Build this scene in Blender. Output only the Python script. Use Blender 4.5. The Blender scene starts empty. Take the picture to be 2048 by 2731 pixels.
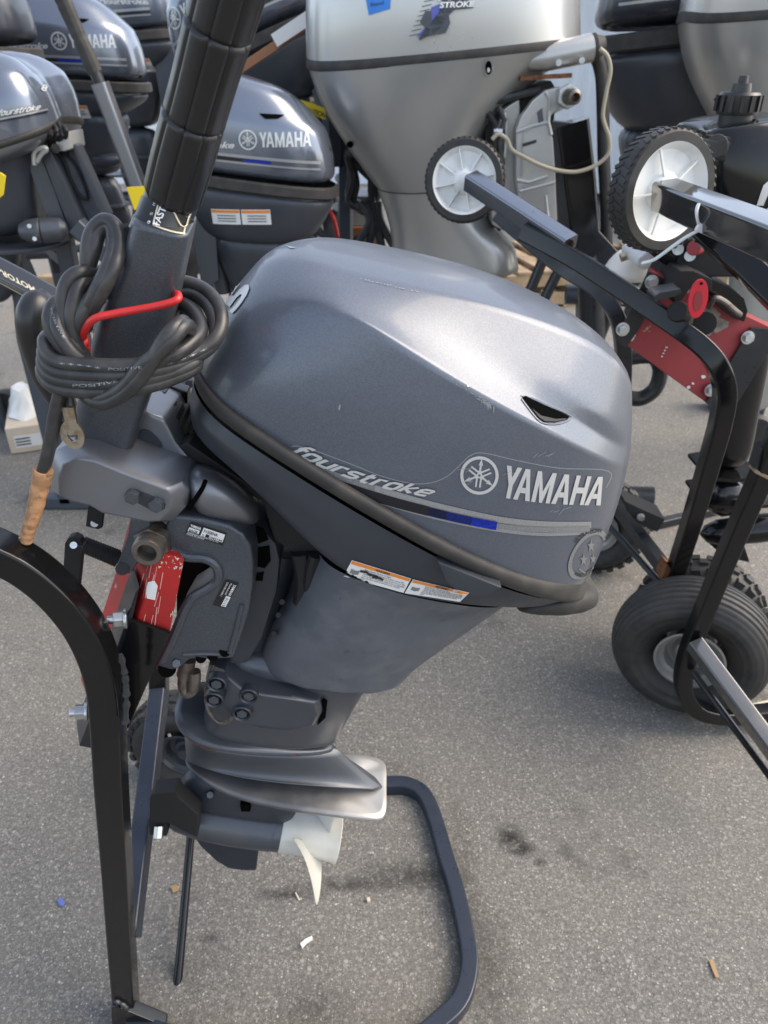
import bpy, bmesh, math, random
from mathutils import Vector, Matrix
from mathutils.bvhtree import BVHTree
from mathutils import geometry as mgeo
R = math.radians
random.seed(7)
sc = bpy.context.scene
C = sc.collection

# ------------------------------------------------------------------ camera
IW, IH, FPX = 2048.0, 2731.0, 2000.0
PITCH, CAMZ = R(31), 1.48
cd = bpy.data.cameras.new('camera'); cam = bpy.data.objects.new('camera', cd); C.objects.link(cam)
cam.location = (0, 0, CAMZ); cam.rotation_euler = (R(90) - PITCH, 0, 0)
cd.sensor_fit = 'HORIZONTAL'; cd.sensor_width = 36; cd.lens = 36 * FPX / IW
cd.clip_start = 0.02; cd.clip_end = 500
cd.dof.use_dof = True; cd.dof.focus_distance = 0.92; cd.dof.aperture_fstop = 10
sc.camera = cam
# ------------------------------------------------------------------ sky and sun
SUN_EL, SUN_AZ = R(46), R(86)          # azimuth measured from +Y towards +X
wd = bpy.data.worlds.new('World'); sc.world = wd; wd.use_nodes = True
nt = wd.node_tree; bg = nt.nodes['Background']
sky = nt.nodes.new('ShaderNodeTexSky'); sky.sky_type = 'NISHITA'; sky.sun_disc = False
sky.sun_elevation = SUN_EL; sky.sun_rotation = SUN_AZ; sky.dust_density = 2.0; sky.air_density = 1.0; sky.ozone_density = .5
sky.altitude = 50
hs = nt.nodes.new('ShaderNodeHueSaturation'); hs.inputs['Saturation'].default_value = .62; nt.links.new(sky.outputs[0], hs.inputs['Color']); nt.links.new(hs.outputs[0], bg.inputs[0]); bg.inputs[1].default_value = 0.15
sd = bpy.data.lights.new('sun', 'SUN'); sd.energy = 1.15; sd.angle = R(48); sd.color = (1, .82, .58)
so = bpy.data.objects.new('sun', sd); C.objects.link(so)
sdir = Vector((math.sin(SUN_AZ) * math.cos(SUN_EL), math.cos(SUN_AZ) * math.cos(SUN_EL), math.sin(SUN_EL)))
so.rotation_euler = sdir.to_track_quat('Z', 'Y').to_euler(); so.location = (3, 2, 6)
sc.view_settings.view_transform = 'Standard'; sc.view_settings.look = 'None'
sc.view_settings.gamma = 1; sc.view_settings.use_curve_mapping = False
sc.view_settings.exposure = 1.42
sc.render.engine = 'CYCLES'

# ------------------------------------------------------------------ helpers
CP, SP = math.cos(PITCH), math.sin(PITCH)
CAM = Vector((0, 0, CAMZ))
def ray(u, v):
    s = (IH / 2 - v) / FPX
    return Vector(((u - IW / 2) / FPX, CP + s * SP, -SP + s * CP))
def P(u, v, Y):                       # point of the place seen at (u,v), standing Y metres ahead
    d = ray(u, v); return CAM + d * (Y / d.y)
def G(u, v, z=0.0):                   # point at height z
    d = ray(u, v); return CAM + d * ((z - CAMZ) / d.z)
def px2m(n, u, v, Y):                 # length of n pixels there
    return n * (Y / ray(u, v).y) / FPX

def catmull(pts, n=6, closed=False):
    pts = [Vector(p) for p in pts]; m = len(pts); out = []
    rng = range(m) if closed else range(m - 1)
    for i in rng:
        g = (lambda k: pts[k % m]) if closed else (lambda k: pts[max(0, min(m - 1, k))])
        p0, p1, p2, p3 = g(i - 1), g(i), g(i + 1), g(i + 2)
        for k in range(n):
            t = k / n
            out.append(.5 * ((2 * p1) + (p2 - p0) * t + (2 * p0 - 5 * p1 + 4 * p2 - p3) * t * t + (3 * p1 - p0 - 3 * p2 + p3) * t ** 3))
    if not closed: out.append(pts[-1])
    return out
def fillet(pts, r, n=6):
    pts = [Vector(p) for p in pts]; out = [pts[0]]
    for a, b, c in zip(pts, pts[1:], pts[2:]):
        u1 = (a - b); u2 = (c - b); l = min(r, u1.length * .49, u2.length * .49)
        p = b + u1.normalized() * l; q = b + u2.normalized() * l
        for k in range(n + 1):
            t = k / n; out.append(p * (1 - t) ** 2 + b * 2 * t * (1 - t) + q * t * t)
    out.append(pts[-1]); return out

class MB:
    def __init__(s): s.v = []; s.f = []; s.cr = {}; s.wn = False
    def add(s, vs, fs):
        o = len(s.v); s.v += [Vector(p) for p in vs]; s.f += [tuple(i + o for i in f) for f in fs]; return s
    def box(s, c, size, rot=None, taper=1.0):
        x, y, z = [k / 2 for k in size]; c = Vector(c); vs = []
        for dz in (-1, 1):
            t = taper if dz > 0 else 1
            for dx, dy in ((-1, -1), (1, -1), (1, 1), (-1, 1)):
                p = Vector((dx * x * t, dy * y * t, dz * z))
                if rot is not None: p = rot @ p
                vs.append(c + p)
        return s.add(vs, [(3, 2, 1, 0), (4, 5, 6, 7), (0, 1, 5, 4), (1, 2, 6, 5), (2, 3, 7, 6), (3, 0, 4, 7)])
    def rings(s, rings, cap0=True, cap1=True, closed=False):
        n = len(rings[0]); o = len(s.v)
        for r in rings: s.v += [Vector(p) for p in r]
        m = len(rings)
        for i in range(m if closed else m - 1):
            a = o + i * n; b = o + ((i + 1) % m) * n
            for k in range(n):
                k2 = (k + 1) % n; s.f.append((a + k, a + k2, b + k2, b + k))
        if not closed:
            if cap0: s.f.append(tuple(o + k for k in reversed(range(n))))
            if cap1: s.f.append(tuple(o + (m - 1) * n + k for k in range(n)))
        return s
    def sweep(s, path, prof, side=None, closed=False, scale=None, cap=True):
        path = [Vector(p) for p in path]; m = len(path); rings = []; sd_ = None
        for i, p in enumerate(path):
            if closed: t = path[(i + 1) % m] - path[i - 1]
            else: t = path[min(i + 1, m - 1)] - path[max(i - 1, 0)]
            t.normalize()
            if side is not None: a = Vector(side)
            else: a = sd_ if sd_ is not None else (Vector((0, 0, 1)) if abs(t.z) < .9 else Vector((0, 1, 0)))
            a = (a - t * a.dot(t)).normalized(); sd_ = a
            b = t.cross(a); k = scale[i] if scale else 1
            rings.append([p + a * (q[0] * k) + b * (q[1] * k) for q in prof])
        return s.rings(rings, cap, cap, closed)
    def tube(s, path, r, n=10, closed=False, scale=None, cap=True):
        return s.sweep(path, [(r * math.cos(2 * math.pi * k / n), r * math.sin(2 * math.pi * k / n)) for k in range(n)], None, closed, scale, cap)
    def sq(s, path, w, h=None, side=(0, 1, 0), r=None, closed=False):
        s.wn = True; h = h or w; r = r or min(w, h) * .12
        return s.sweep(path, rrect(w, h, r, 3), side, closed)
    def cyl(s, p0, p1, r0, r1=None, n=20, hexa=False):
        p0, p1 = Vector(p0), Vector(p1); r1 = r0 if r1 is None else r1
        t = (p1 - p0).normalized(); a = Vector((0, 0, 1)) if abs(t.z) < .9 else Vector((1, 0, 0))
        a = (a - t * a.dot(t)).normalized(); b = t.cross(a)
        if hexa: n = 6
        rg = lambda p, r: [p + (a * math.cos(2 * math.pi * k / n) + b * math.sin(2 * math.pi * k / n)) * r for k in range(n)]
        return s.rings([rg(p0, r0), rg(p1, r1)])
    def lathe(s, p0, axis, prof, n=28, closed=False, c0=True):     # prof: (along, radius)
        p0 = Vector(p0); t = Vector(axis).normalized(); a = Vector((0, 0, 1)) if abs(t.z) < .9 else Vector((1, 0, 0))
        a = (a - t * a.dot(t)).normalized(); b = t.cross(a)
        return s.rings([[p0 + t * h + (a * math.cos(2 * math.pi * k / n) + b * math.sin(2 * math.pi * k / n)) * max(r, 1e-4) for k in range(n)] for h, r in prof], c0, True, closed)
    def prism(s, pts, vec):                                # 3-D outline pushed along vec
        pts = [Vector(p) for p in pts]; vec = Vector(vec); n = len(pts)
        nrm = mgeo.normal(pts)
        if nrm.dot(vec) > 0: pts = pts[::-1]
        return s.add(pts + [p + vec for p in pts], [tuple(range(n)), tuple(range(2 * n - 1, n - 1, -1))] + [(k, k + n, (k + 1) % n + n, (k + 1) % n) for k in range(n)])
    def half(s, rows, Yc, cap0=False, cap1=False, creases=None, colcr=None):
        # rows of (u,v,d): d metres towards the camera from the plane Yc; first/last column lie on that plane
        o = len(s.v); N = len(rows[0]); idx = []
        for r in rows:
            near = []; far = []
            for (u, v, d) in r:
                p = P(u, v, Yc - d); s.v.append(p); near.append(len(s.v) - 1)
                if abs(d) < 1e-6: far.append(len(s.v) - 1)
                else: s.v.append(Vector((p.x, 2 * Yc - p.y, p.z))); far.append(len(s.v) - 1)
            idx.append((near, far))
        for i in range(len(rows) - 1):
            for k in range(N - 1):
                for j in (0, 1):
                    q = (idx[i][j][k], idx[i][j][k + 1], idx[i + 1][j][k + 1], idx[i + 1][j][k])
                    if j: q = q[::-1]
                    q = list(dict.fromkeys(q))
                    if len(q) > 2: s.f.append(tuple(q))
        for i, flag in ((0, cap0), (len(rows) - 1, cap1)):
            if flag:
                near, far = idx[i]; q = list(dict.fromkeys(near + far[::-1]))
                s.f.append(tuple(q[::-1] if i == 0 else q))
        for i, w in (creases or {}).items():
            for k in range(N - 1):
                ww = w[k] if isinstance(w, (list, tuple)) else w
                for j in (0, 1):
                    a, b = idx[i][j][k], idx[i][j][k + 1]
                    if a != b: s.cr[(min(a, b), max(a, b))] = ww
        for k, w in (colcr or {}).items():
            for i in range(len(rows) - 1):
                ww = w[i] if isinstance(w, (list, tuple)) else w
                for j in (0, 1):
                    a, b = idx[i][j][k], idx[i + 1][j][k]
                    if a != b: s.cr[(min(a, b), max(a, b))] = ww
        return s
    def crease(s, n, ring, w, o=0):
        for k in range(n):
            a, b = o + ring * n + k, o + ring * n + (k + 1) % n; s.cr[(min(a, b), max(a, b))] = w
        return s
    def build(s, name, mat, parent=None, bevel=0, seg=2, sub=0, ang=35, smooth=True, rootloc=None, mats=None, bake=False):
        me = bpy.data.meshes.new(name)
        loc = rootloc if rootloc is not None else rloc(parent)
        bm = bmesh.new(); bv = [bm.verts.new(p - loc) for p in s.v]
        for f in s.f:
            try: bm.faces.new([bv[i] for i in f])
            except ValueError: pass
        if sub and s.cr:
            cl = bm.edges.layers.float.new('crease_edge')
            for (a, b), w in s.cr.items():
                e = bm.edges.get((bv[a], bv[b]))
                if e: e[cl] = w
        bmesh.ops.recalc_face_normals(bm, faces=bm.faces)
        if bevel:
            es = [e for e in bm.edges if len(e.link_faces) == 2 and e.calc_face_angle(0) > R(32)]
            try: bmesh.ops.bevel(bm, geom=es, offset=bevel, segments=seg, profile=.6, affect='EDGES', clamp_overlap=True)
            except Exception: pass
        bm.to_mesh(me); bm.free()
        o = bpy.data.objects.new(name, me); C.objects.link(o)
        for m_ in (mats or [mat]): me.materials.append(m_)
        if parent: o.parent = parent
        if sub:
            md = o.modifiers.new('sub', 'SUBSURF'); md.levels = md.render_levels = sub
            if bake:
                dg = bpy.context.evaluated_depsgraph_get(); m2 = bpy.data.meshes.new_from_object(o.evaluated_get(dg))
                o.modifiers.clear(); o.data = m2; m2.name = name; me = m2
        if smooth:
            for p in me.polygons: p.use_smooth = True
            if not sub:
                me.set_sharp_from_angle(angle=R(ang if not (bevel or s.wn) else 50))
                if bevel or s.wn:
                    w_ = o.modifiers.new('normals', 'WEIGHTED_NORMAL'); w_.keep_sharp = True; w_.weight = 80
        return o

def rrect(w, h, r, n=3):
    out = []
    for cx, cy, a0 in ((w / 2 - r, h / 2 - r, 0), (-w / 2 + r, h / 2 - r, 90), (-w / 2 + r, -h / 2 + r, 180), (w / 2 - r, -h / 2 + r, 270)):
        for k in range(n + 1):
            a = R(a0 + 90 * k / n); out.append((cx + r * math.cos(a), cy + r * math.sin(a)))
    return out
def rloc(parent):
    l = Vector((0, 0, 0))
    while parent is not None: l = l + parent.location; parent = parent.parent
    return l
def tag(o, label=None, cat=None, group=None, kind=None):
    if label: o['label'] = label
    if cat: o['category'] = cat
    if group: o['group'] = group
    if kind: o['kind'] = kind
    return o
def empty(name, loc, label=None, cat=None, group=None, rz=0):
    o = bpy.data.objects.new(name, None); C.objects.link(o); o.location = loc; o.rotation_euler = (0, 0, rz)
    o.empty_display_size = .05
    return tag(o, label, cat, group)
def copy_tree(o, parent=None):
    c = o.copy(); C.objects.link(c); c.parent = parent
    for ch in list(o.children): copy_tree(ch, c)
    return c
def bvh_of(*objs):
    vs, fs = [], []
    bpy.context.view_layer.update()
    for o in objs:
        n = len(vs); mw = Matrix.Translation(rloc(o)); vs += [mw @ v.co for v in o.data.vertices]
        fs += [tuple(i + n for i in p.vertices) for p in o.data.polygons]
    return BVHTree.FromPolygons(vs, fs)

# ---- flat print that lies on a surface
def stick(name, polys, bvh, mat, parent, off=.0009, step=9, kind=None, fallY=None):
    """polys: outlines in photograph pixels; laid on the surface found behind them"""
    bm = bmesh.new()
    for pl in polys:
        if len(pl) < 3: continue
        try: bm.faces.new([bm.verts.new((a, b, 0)) for a, b in pl])
        except ValueError: pass
    return _stick(name, bm, bvh, mat, parent, off, step, fallY)
def _stick(name, bm, bvh, mat, parent, off=.0008, step=12, fallY=None):
    bmesh.ops.triangulate(bm, faces=bm.faces)
    for _ in range(6):
        es = [e for e in bm.edges if e.calc_length() > step]
        if not es: break
        bmesh.ops.subdivide_edges(bm, edges=es, cuts=1); bmesh.ops.triangulate(bm, faces=[f for f in bm.faces if len(f.verts) > 3])
    dead = []; loc = rloc(parent)
    for v in bm.verts:
        d = ray(v.co.x, v.co.y).normalized(); h = bvh.ray_cast(CAM, d)
        if h[0] is None:
            dead.append(v); continue
        n = h[1] if h[1].dot(d) < 0 else -h[1]
        v.co = h[0] + n * off - loc
    bmesh.ops.delete(bm, geom=dead, context='VERTS')
    bmesh.ops.recalc_face_normals(bm, faces=bm.faces)
    for f in bm.faces:
        if f.normal.dot(f.calc_center_median() + loc - CAM) > 0: f.normal_flip()
    me = bpy.data.meshes.new(name); bm.to_mesh(me); bm.free(); me.materials.append(mat)
    for p in me.polygons: p.use_smooth = True
    o = bpy.data.objects.new(name, me); C.objects.link(o); o.parent = parent; return o
def glyphs(txt, bold=0.0, shear=0.0, space=1.0):
    cu = bpy.data.curves.new('t', 'FONT'); cu.body = txt; cu.offset = bold; cu.shear = shear; cu.space_character = space
    cu.resolution_u = 3
    o = bpy.data.objects.new('t', cu); C.objects.link(o)
    dg = bpy.context.evaluated_depsgraph_get(); me = bpy.data.meshes.new_from_object(o.evaluated_get(dg))
    bpy.data.objects.remove(o); bpy.data.curves.remove(cu); return me
def text_bm(lines):
    """lines: (text, baseline pixel path, letter height px, kwargs); letters follow the path"""
    bm = bmesh.new()
    for txt, path, hgt, kw in lines:
        me = glyphs(txt, kw.get('bold', 0), kw.get('shear', 0), kw.get('space', 1)); vs = me.vertices
        if not len(vs): continue
        x0 = min(v.co.x for v in vs); x1 = max(v.co.x for v in vs); y1 = kw.get('cap', .72)
        pp = [Vector((a, b, 0)) for a, b in path]; 
        if len(pp) > 2: pp = catmull(pp, 5)
        L = [0]
        for a, b in zip(pp, pp[1:]): L.append(L[-1] + (b - a).length)
        def at(s):
            s = max(0, min(1, s)) * L[-1]
            for i in range(len(pp) - 1):
                if s <= L[i + 1] + 1e-9:
                    k = (s - L[i]) / max(1e-9, L[i + 1] - L[i]); return pp[i].lerp(pp[i + 1], k), (pp[i + 1] - pp[i]).normalized()
            return pp[-1], (pp[-1] - pp[-2]).normalized()
        up = kw.get('up')
        h2 = kw.get('h2', hgt)
        nb = []
        for v in vs:
            s = (v.co.x - x0) / (x1 - x0); p, t = at(s)
            n = Vector(up + (0,)).normalized() if up else Vector((t.y, -t.x, 0))
            nb.append(bm.verts.new(p + n * (v.co.y / y1 * (hgt + (h2 - hgt) * s))))
        for p in me.polygons:
            try: bm.faces.new([nb[i] for i in p.vertices])
            except ValueError: pass
        bpy.data.meshes.remove(me)
    return bm
def print_text(name, lines, bvh, mat, parent, off=.0012, step=9):
    return _stick(name, text_bm(lines), bvh, mat, parent, off, step)
def qmap(q, pts):                     # unit square -> pixel quad (tl,tr,br,bl)
    tl, tr, br, bl = [Vector(p) for p in q]
    return [tuple((tl.lerp(tr, x)).lerp(bl.lerp(br, x), y)) for x, y in pts]
def ribbon(path, w, w2=None):         # strip outline of a pixel path, as quads
    pp = [Vector(p) for p in path]; out = []; L = []; R_ = []
    for i, p in enumerate(pp):
        t = (pp[min(i + 1, len(pp) - 1)] - pp[max(i - 1, 0)]).normalized(); n = Vector((t.y, -t.x))
        L.append(p + n * w / 2); R_.append(p - n * w / 2)
    return [[tuple(L[i]), tuple(L[i + 1]), tuple(R_[i + 1]), tuple(R_[i])] for i in range(len(pp) - 1)]
def cm2(path, n=6): return [(p.x, p.y) for p in catmull([Vector((a, b, 0)) for a, b in path], n)]

# ------------------------------------------------------------------ materials
def mat(name, col, rough=.5, metal=0.0, spec=.5, coat=0.0, crough=.1, var=None, bump=None, wear=None, rvar=None, flake=None, emis=None):
    """var=(scale, other colour, lo, hi); bump=(scale, strength, distance); wear=(scale, colour, lo, hi)"""
    m = bpy.data.materials.new(name); m.use_nodes = True; t = m.node_tree; b = t.nodes['Principled BSDF']
    N = t.nodes.new; L = t.links.new
    b.inputs['Base Color'].default_value = (*col, 1); b.inputs['Roughness'].default_value = rough
    b.inputs['Metallic'].default_value = metal; b.inputs['Specular IOR Level'].default_value = spec
    b.inputs['Coat Weight'].default_value = coat; b.inputs['Coat Roughness'].default_value = crough
    tc = N('ShaderNodeTexCoord'); src = None
    def noise(scale, det=4, rgh=.6):
        n = N('ShaderNodeTexNoise'); n.inputs['Scale'].default_value = scale; n.inputs['Detail'].default_value = det
        n.inputs['Roughness'].default_value = rgh; L(tc.outputs['Object'], n.inputs['Vector']); return n
    def ramp(fac, lo, hi):
        r = N('ShaderNodeMapRange'); r.inputs[1].default_value = lo; r.inputs[2].default_value = hi; L(fac, r.inputs[0]); return r.outputs[0]
    def mix(fac, a, c):
        x = N('ShaderNodeMix'); x.data_type = 'RGBA'; L(fac, x.inputs[0])
        if a is None: x.inputs[6].default_value = (*col, 1)
        else: L(a, x.inputs[6])
        if isinstance(c, tuple): x.inputs[7].default_value = (*c, 1)
        else: L(c, x.inputs[7])
        return x.outputs[2]
    for w in (var or []) and ([var] if not isinstance(var[0], tuple) else list(var)):
        src = mix(ramp(noise(w[0]).outputs[0], w[2], w[3]), src, w[1])
    for w in (wear or []) and ([wear] if not isinstance(wear[0], tuple) else list(wear)):
        n1 = noise(w[0], 8, .7); src = mix(ramp(n1.outputs[0], w[2], w[3]), src, w[1])
    if flake:
        v = N('ShaderNodeTexVoronoi'); v.inputs['Scale'].default_value = flake[0]; L(tc.outputs['Object'], v.inputs['Vector'])
        sp = N('ShaderNodeSeparateColor'); L(v.outputs['Color'], sp.inputs[0])
        src = mix(ramp(sp.outputs[0], .3, 1.6), src, flake[1])
    if src is not None: L(src, b.inputs['Base Color'])
    if rvar:
        L_ = noise(rvar[0], 5); mr = N('ShaderNodeMapRange'); mr.inputs[1].default_value = .3; mr.inputs[2].default_value = .7
        mr.inputs[3].default_value = rvar[1]; mr.inputs[4].default_value = rvar[2]; L(L_.outputs[0], mr.inputs[0]); L(mr.outputs[0], b.inputs['Roughness'])
    if bump:
        bp = N('ShaderNodeBump'); bp.inputs['Strength'].default_value = bump[1]; bp.inputs['Distance'].default_value = bump[2] if len(bump) > 2 else .001
        L(noise(bump[0], 3).outputs[0], bp.inputs['Height']); L(bp.outputs[0], b.inputs['Normal'])
    return m
M = {}
M['cowl'] = mat('cowl_paint', (.09, .103, .13), .38, .4, .5, .3, .1, var=(3, (.105, .12, .15), .4, .7), flake=(1100, (.15, .17, .21)), bump=(900, .05, .0003), rvar=(6, .34, .44))
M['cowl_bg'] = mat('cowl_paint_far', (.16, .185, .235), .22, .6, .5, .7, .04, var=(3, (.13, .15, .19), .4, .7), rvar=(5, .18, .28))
M['navy'] = mat('dark_plastic', (.028, .033, .043), .42, .1, .5, 0, var=(8, (.04, .045, .055), .4, .75), rvar=(30, .32, .5), wear=((420, (.22, .23, .24), .69, .73)))
M['casting'] = mat('painted_casting', (.055, .063, .077), .4, .45, .5, .15, .25, var=(9, (.07, .078, .092), .4, .7), rvar=(40, .32, .5), wear=((60, (.17, .17, .17), .72, .8)), flake=(1500, (.13, .14, .16)))
M['steer'] = mat('steering_paint', (.19, .2, .22), .34, .7, .5, .3, .2, flake=(1500, (.2, .21, .23)), rvar=(20, .34, .48), wear=((70, (.3, .3, .3), .74, .8)))
M['apron'] = mat('faded_apron_plastic', (.078, .086, .103), .56, .05, .35, 0, var=((14, (.17, .178, .19), .48, .76), (4, (.12, .128, .145), .45, .65)), bump=(160, .15, .0006), rvar=(20, .5, .7), wear=((26, (.045, .05, .06), .62, .72), (90, (.2, .2, .2), .68, .76)))
M['rubber'] = mat('seal_rubber', (.03, .029, .028), .62, 0, .4, 0, var=(25, (.055, .05, .044), .45, .75), bump=(300, .15, .0004))
M['gripblk'] = mat('grip_rubber', (.011, .0115, .013), .34, 0, .5, 0, var=(20, (.02, .02, .021), .45, .75), rvar=(30, .26, .42), wear=((110, (.2, .2, .2), .74, .78)))
M['black'] = mat('black_gloss_paint', (.006, .006, .0065), .14, 0, .4, 0, .06, rvar=(14, .08, .2), wear=((45, (.016, .015, .014), .6, .7), (160, (.12, .11, .1), .77, .8)))
M['blacksat'] = mat('black_satin_paint', (.016, .018, .022), .3, 0, .5, 0, var=(12, (.026, .028, .032), .45, .75), rvar=(25, .24, .42), wear=((30, (.16, .075, .04), .72, .78)))
M['matblk'] = mat('matt_black', (.016, .016, .017), .6, 0, .3)
M['void'] = mat('dark_hollow', (.004, .004, .004), .95, 0, 0.0)  # flat black painted in for shade inside holes; also used on dark plugs
M['red'] = mat('red_painted_wood', (.42, .02, .018), .45, 0, .4, 0, var=(18, (.32, .02, .02), .4, .7), bump=(60, .3, .001), wear=((34, (.5, .3, .25), .63, .68), (120, (.45, .4, .35), .72, .76)))
M['redscratch'] = mat('scratched_red_paint', (.62, .3, .26), .6)
M['redfade'] = mat('faded_red_wood', (.3, .045, .05), .55, 0, .4, 0, var=(10, (.25, .04, .045), .4, .7), wear=((24, (.5, .45, .42), .66, .7)))
M['zinc'] = mat('zinc_steel', (.55, .57, .58), .3, .9, .5, 0, var=(60, (.4, .42, .42), .4, .7))
M['rusty'] = mat('rusty_steel', (.17, .155, .14), .42, .75, .5, 0, var=(60, (.1, .065, .045), .5, .7), bump=(200, .4, .0006))
M['prop'] = mat('white_propeller_paint', (.6, .59, .54), .35, 0, .5, .3, .1, var=(14, (.52, .5, .43), .45, .8), wear=((40, (.35, .33, .28), .66, .74)))
M['leg'] = mat('leg_paint', (.07, .079, .097), .33, .45, .5, .2, .2, var=(8, (.085, .09, .1), .4, .75), rvar=(20, .3, .48), wear=((16, (.13, .085, .055), .63, .8), (90, (.2, .19, .18), .72, .78)))
M['plate'] = mat('worn_plate_paint', (.12, .122, .13), .36, .6, .5, 0, var=(9, (.2, .19, .18), .45, .7), rvar=(18, .28, .45), wear=((22, (.17, .1, .06), .66, .76)))
M['baremetal'] = mat('bare_worn_aluminium', (.38, .36, .33), .4, .8, .5, 0, var=(16, (.24, .22, .2), .4, .7), bump=(90, .2, .0005))
M['decalw'] = mat('silver_print', (.55, .56, .56), .35, .35, .5)
M['decalsilver'] = mat('silver_stripe_print', (.42, .43, .44), .34, .6, .5, var=(900, (.3, .31, .32), .4, .6))
M['decalgrey'] = mat('halftone_grey_print', (.2, .21, .225), .34, .5, .5, var=(1200, (.34, .35, .36), .45, .6))
M['decalblk'] = mat('black_stripe_print', (.012, .013, .018), .3, .2)
M['decalnavy'] = mat('navy_stripe_print', (.006, .012, .07), .28, .3, .5, var=(300, (.004, .006, .03), .4, .6))
M['decalmid'] = mat('mid_blue_stripe_print', (.006, .02, .2), .28, .3, .5, var=(300, (.004, .01, .09), .4, .6))
M['decalblue'] = mat('blue_stripe_print', (.006, .03, .42), .28, .3, .5, var=(300, (.004, .015, .2), .4, .65))
M['film'] = mat('clear_film_edge', (.3, .31, .33), .3, .3)
M['white'] = mat('white_print', (.75, .75, .74), .4)
M['labelw'] = mat('white_label', (.7, .7, .69), .45)
M['labelo'] = mat('orange_label_band', (.72, .22, .02), .45)
M['ink'] = mat('black_ink', (.02, .02, .02), .5)
M['labelk'] = mat('black_label', (.012, .012, .013), .3)
M['gold'] = mat('pale_print', (.6, .55, .4), .4)
M['cable'] = mat('cable_rubber', (.026, .026, .028), .36, 0, .45, 0, var=(30, (.06, .058, .055), .45, .75), bump=(300, .12, .0003))
M['redcord'] = mat('red_cord_plastic', (.5, .02, .02), .35, 0, .5)
M['tan'] = mat('tan_heat_sleeve', (.48, .26, .13), .6, 0, .3, 0, var=(60, (.3, .16, .08), .45, .6), bump=(150, .6, .002), wear=((50, (.12, .08, .05), .62, .68)))
M['copper'] = mat('tinned_copper', (.42, .38, .31), .35, .9, var=(90, (.3, .22, .13), .45, .65))
M['tyre'] = mat('tyre_rubber', (.02, .02, .021), .55, 0, .4, 0, var=((8, (.055, .05, .044), .45, .75), (60, (.035, .034, .032), .4, .7)), bump=(200, .15, .0005))
M['rimsteel'] = mat('grey_rim_paint', (.3, .3, .29), .32, .6, .5)
M['glossarm'] = mat('sky_gloss_black_paint', (.02, .02, .021), .12, 0, 1.0, 1.0, .05, rvar=(14, .08, .18))
M['wplastic'] = mat('white_plastic', (.74, .75, .74), .32, 0, .5, 0, var=(10, (.48, .49, .48), .45, .8))
M['loopsteel'] = mat('blue_steel_rail_paint', (.022, .028, .042), .3, .2, .5, 0, var=(12, (.035, .042, .06), .45, .75), rvar=(25, .22, .4), wear=((24, (.16, .07, .035), .68, .73), (90, (.14, .13, .13), .72, .76)))
M['card'] = mat('box_card', (.6, .52, .42), .8, 0, .3, 0, var=(8, (.5, .43, .33), .4, .7))
M['armsteel'] = mat('polished_arm_steel', (.2, .22, .26), .18, .9, .5, 0, rvar=(12, .12, .26), wear=((40, (.08, .08, .08), .64, .74)))
M['litterw'] = mat('litter_white', (.75, .73, .68), .7)
M['litterb'] = mat('litter_blue', (.1, .14, .4), .6)
M['litterbr'] = mat('litter_brown', (.3, .2, .1), .8)
M['rust'] = mat('rusted_iron', (.2, .09, .04), .75, .2, .3, var=(60, (.1, .04, .02), .4, .6), bump=(150, .4, .001))

# plate whose rear end is worn to bare metal (wear follows the part's own length)
def platewear():
    m = mat('worn_plate_tip', (.11, .115, .125), .36, .55, .5, 0, var=(9, (.18, .17, .16), .45, .7), rvar=(18, .28, .45), wear=((22, (.17, .1, .06), .68, .78)))
    t = m.node_tree; b = t.nodes['Principled BSDF']; N = t.nodes.new; L = t.links.new; src = b.inputs['Base Color'].links[0].from_socket
    tc = N('ShaderNodeTexCoord'); sx = N('ShaderNodeSeparateXYZ'); L(tc.outputs['Object'], sx.inputs[0]); n = N('ShaderNodeTexNoise'); n.inputs['Scale'].default_value = 18; n.inputs['Detail'].default_value = 6; L(tc.outputs['Object'], n.inputs['Vector'])
    ad = N('ShaderNodeMath'); ad.operation = 'MULTIPLY_ADD'; L(n.outputs[0], ad.inputs[0]); ad.inputs[1].default_value = .12; L(sx.outputs[0], ad.inputs[2])
    mr = N('ShaderNodeMapRange'); mr.inputs[1].default_value = .07; mr.inputs[2].default_value = .17; L(ad.outputs[0], mr.inputs[0])
    mx = N('ShaderNodeMix'); mx.data_type = 'RGBA'; L(mr.outputs[0], mx.inputs[0]); L(src, mx.inputs[6]); mx.inputs[7].default_value = (.45, .43, .4, 1); L(mx.outputs[2], b.inputs['Base Color'])
    return m
M['platewear'] = platewear()
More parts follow.
